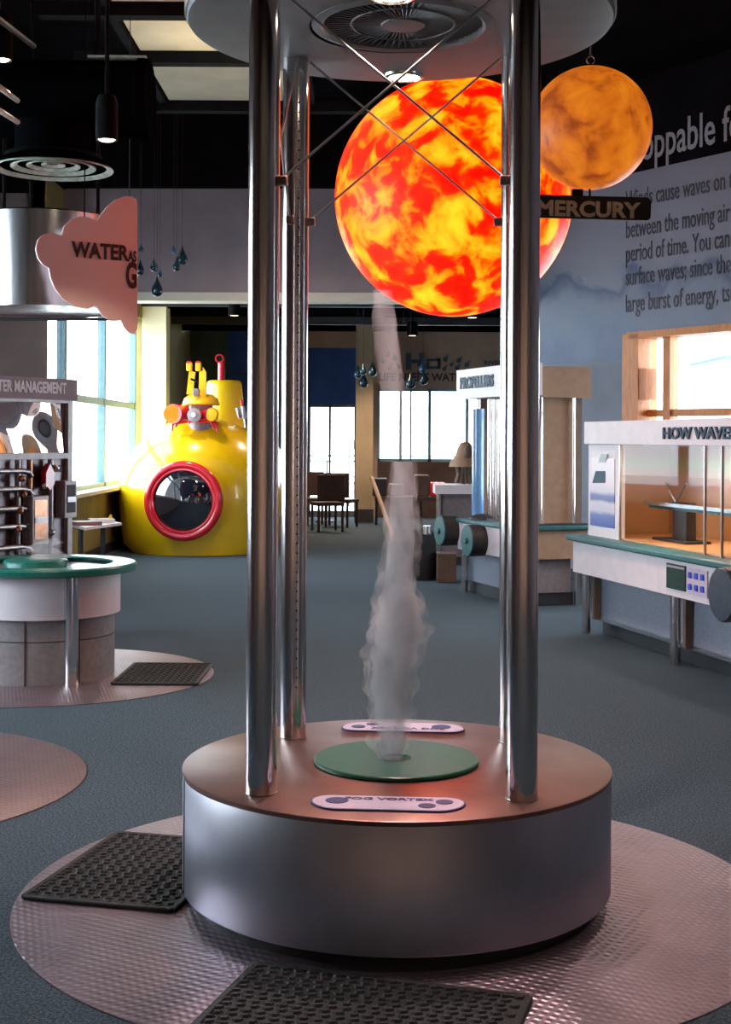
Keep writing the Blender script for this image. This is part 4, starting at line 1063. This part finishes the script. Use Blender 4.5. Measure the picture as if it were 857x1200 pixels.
for k in range(10):
    t = k/9; r_ = .13*(1-t*.5)+.02*math.sin(k*2.1); cc = Vector((TX+.02+.03*math.sin(k), TY-.02, TZ+.022+.13*t))
    rings.append([cc+Vector((math.cos(a)*r_*(1+.15*math.sin(3*a+k)), math.sin(a)*r_, 0)) for a in (2*PI*i/18 for i in range(18))])
b.loops(rings).build('mist', M['mist'], label='thin mist drifting above the teal disc of the round table', cat='mist', kind='stuff')
# polished drum canopy above it
cd = root('drum_canopy', (TX, TY, 2.35), 'polished silver drum canopy hanging above the round teal table', 'canopy')
zc0, zc1_ = P(60, 358, 8.3).z, P(60, 246, 8.3).z
MB().lathe((TX, TY, 0), [(.001, zc0+.01), (.44, zc0+.008), (.455, zc0), (.455, zc1_), (.44, zc1_+.01), (.001, zc1_+.01)], 80, cap=False).build('drum', M['polished'], cd)
for a in (30, 150, 270):
    a = math.radians(a); MB().cyl((TX+math.cos(a)*.35, TY+math.sin(a)*.35, zc1_), (TX+math.cos(a)*.35, TY+math.sin(a)*.35, ZC), .012, n=8).build('hanger', M['blackpaint'], cd)
# cloud sign
fold = P(161.5, 300, 8.25)
sd = Vector((-.86, -.50, 0)).normalized()
snn = Vector((sd.y, -sd.x, 0));
if snn.y > 0: snn = -snn
def cs(px, py):     # pixel -> point in the sign plane
    k = P(px, py, 1.0); o = Vector((0, 0, H)); dr = k-o
    t = (fold-o).dot(snn)/dr.dot(snn); return o+dr*t
outline = [(161.5, 386), (158, 391), (152, 390), (146, 383), (142, 374), (139, 376), (130, 376), (121, 370), (115, 361), (113, 357), (104, 362), (88, 359), (74, 350), (65, 338), (60, 326), (58, 314), (51, 310), (45, 302), (42.5, 292), (45, 281), (51, 275), (60, 272.5), (68, 275), (73, 276), (76, 265), (84, 257), (95, 253.5), (106, 255), (114, 259), (118, 253), (126, 242), (136, 234), (147, 230), (156, 230.5), (161, 236), (161.5, 244)]
cl = root('cloud_sign', fold, 'pink cloud shaped hanging sign reading WATER AS G at left', 'sign')
op = [cs(*p) for p in outline]
MB().prism(op, -snn*.02).build('cloud_panel', M['cloud'], cl)
# second wing folded back from the straight edge
bk = Vector((fold.x-.03, fold.y+.04, 0)); dv2 = Vector((-.172, 1, 0)).normalized()
wing = [Vector((fold.x-.012, fold.y+.022, p.z))+dv2*((p-fold).dot(sd)) for p in op]
MB().prism(wing, Vector((-.02, 0, 0))).build('folded_wing', M['cloud'], cl)
tdir = (cs(148, 297)-cs(86, 289)).normalized(); tup = Vector((0, 0, 1))
tdir = -sd
text('lettering', 'WATER', .125, M['printdark'], cs(85, 300.5)+snn*.004, tdir, tup, cl, .80, .004, .004)
text('lettering', 'AS', .088, M['printdark'], cs(150.5, 306)+snn*.004, tdir, tup, cl, .52, .003, .004)
text('lettering', 'G', .21, M['printdark'], cs(147.5, 336)+snn*.004, tdir, tup, cl, .46, .008, .004)
rod0, rod1 = P(-10, 374, 9.4), P(160, 374, 9.4)
hb = root('hanging_bar', (rod0+rod1)/2, 'thin black horizontal bar behind the cloud sign, under the silver drum canopy', 'bar')
MB().cyl(rod0, rod1, .011, n=8).build('bar', M['kick'], hb)
for t in (.05, .95): q = rod0.lerp(rod1, t); MB().cyl(q, (q.x, q.y, ZC), .003, n=6).build('cable', M['kick'], hb)
MB().cyl(cs(100, 256)-snn*.01, Vector((cs(100, 256).x, cs(100, 256).y, ZC)), .004, n=6).build('hanging_cable', M['blackpaint'], cl)

# ------------------------------------------------------------------ water management exhibit
we2 = P(86.5, 515, 10.5).to_2d(); md = Vector((-.50, -.866)).normalized(); mn = Vector((-md.y, md.x))
if mn.x < 0: mn = -mn
# front of the panel faces the hall (towards +x, -y)
def mp_(s_, off, z): q = we2+md*s_+mn*off; return Vector((q.x, q.y, z))
ML = 1.7
wm = root('water_management_exhibit', mp_(ML/2, 0, 0), 'metal pipe wall exhibit with warped mirror and WATER MANAGEMENT sign', 'exhibit')
def mbox(name, s0, s1, o0, o1, z0, z1, m, par=wm, **kw):
    c = (mp_(s0, o0, z0)+mp_(s1, o1, z1))/2
    return MB().box(c, (s1-s0, abs(o1-o0), z1-z0), math.atan2(md.y, md.x)).build(name, m, par, **kw)
mbox('sign_board', -.01, ML, -.06, .03, 1.785, 1.945, M['wallgrey'])
text('lettering', 'WATER MANAGEMENT', .115, M['whitesign'], mp_(.12, .034, 1.835), (-md.x, -md.y, 0), (0, 0, 1), wm, .70, .003, .006, 'RIGHT')
mbox('back_panel', .03, ML, -.06, -.02, .002, 1.80, M['panelmetal'])
mbox('side_post', .03, .08, -.06, .02, .002, 1.80, M['dullframe'])
mf = mbox('mirror_frame', .05, ML, -.02, .02, 1.765, 1.80, M['dullframe']); mbox('mirror_frame', .05, ML, -.02, .025, 1.345, 1.385, M['dullframe'])
# warped mirror surface
rings = []
for i in range(61):
    s_ = .10+i/60*(ML-.12); r_ = []
    for j in range(16):
        z = 1.39+j/15*.37
        off = .020*math.sin(s_*6+z*3)+.012*math.sin(s_*10-z*8)+.004*math.sin(z*15+s_*4)
        r_.append(mp_(s_, off, z))
    rings.append(r_)
MB().loops(rings, cap=False, closed=False).build('warped_mirror', M['mirror'], wm)
for s_, m in ((.50, 'copper'), (.62, 'pipes'), (.28, 'pipes'), (.86, 'copper'), (1.05, 'pipes')):
    MB().cyl(mp_(s_, .03, .2), mp_(s_, .03, 1.34), .022, n=14).build('pipe', M[m], wm)
for z in (.70, .85, .98, 1.12, 1.25):
    MB().tube([mp_(.50, .05, z-.03), mp_(.53, .05, z), mp_(.60, .05, z+.01), mp_(1.2, .05, z+.01)], .02, 12).build('pipe', M['pipes'], wm)
for (px0, px1, y0, y1) in ((27, 46, 580, 636), (65, 79, 564, 608)):
    def ms_(px): k = P(px, 560, 1).x; return (we2.x-k*we2.y)/(k*md.y-md.x)
    sa, sb_ = ms_(px1), ms_(px0); za, zb_ = P(px0, y1, 10.2).z, P(px0, y0, 10.2).z
    fr = mbox('box_frame', sa, sb_, .0, .10, za, zb_, M['dullframe'], bevel=.004)
    mbox('box_window', sa+.02, sb_-.02, .09, .104, za+.04, zb_-.03, M['copper'] if px0 < 50 else M['kick'], fr)
    mbox('box_shelf', sa+.02, sb_-.02, .10, .11, (za+zb_)/2-.02, (za+zb_)/2+.02, M['pipes'], fr)
q = P(51, 559, 10.15); s_ = ms_(50)
pts = [mp_(s_+dx, .03, q.z+dz_) for dx, dz_ in ((0, .10), (.045, .03), (.045, -.05), (0, -.10), (-.045, -.05), (-.045, .03))]
MB().prism(pts, mn.to_3d()*.05).build('red_valve', M['red'], wm)
for px, py in ((18, 560), (16, 597), (14, 618), (58, 549), (53, 625), (20, 578), (44, 570)):
    s_ = ms_(px); z = P(px, py, 10.1).z
    MB().sphere(mp_(s_, .07, z), .026, 14).build('fitting', M['alu'] if px > 40 else M['copper'], wm)
mbox('gauge', ms_(66), ms_(54), .02, .06, P(60, 553, 10.3).z, P(60, 545, 10.3).z, M['kick'])
# small shelf table with books by the left window
sh = root('window_shelf', (P(115, 515, 13.5).x, 13.5, 0), 'small white topped side table under the left window', 'side table')
a, c = P(83, 515, 13.2).x, P(145, 515, 13.2).x; zs = P(115, 619, 13.2).z
zs = .64
MB().prism([(a, 13.3, zs), (P(103, 0, 12.8).x, 12.8, zs), (P(146, 0, 13.6).x, 13.6, zs), (P(118, 0, 14.2).x, 14.2, zs)], (0, 0, .025)).build('table_top', M['whitesign'], sh)
for px, Y in ((98, 13.25), (124, 13.75)):
    q = P(px, 0, Y); MB().cyl((q.x, Y, .001), (q.x, Y, zs), .025, n=12).build('leg', M['kick'], sh)
bk0 = P(104, 0, 13.2); bk1 = P(122, 0, 13.6)
MB().box((bk0.x, 13.2, zs+.045), (.26, .2, .036), .5).build('book', M['bookcover'], label='thick brown book on the small side table by the left window', cat='book', bevel=.004)
MB().box((bk1.x, 13.62, zs+.045), (.24, .2, .035), .3).build('paper_stack', M['paper'], label='stack of white papers on the small side table beyond the book', cat='papers', bevel=.003)
q = P(133, 0, 13.68); MB().lathe((q.x, 13.68, zs+.026), [(.018, 0), (.018, .05), (.01, .07), (.001, .075)], 14).build('small_bottle', M['yellow2'], label='tiny yellow bottle at the far end of the side table', cat='bottle')
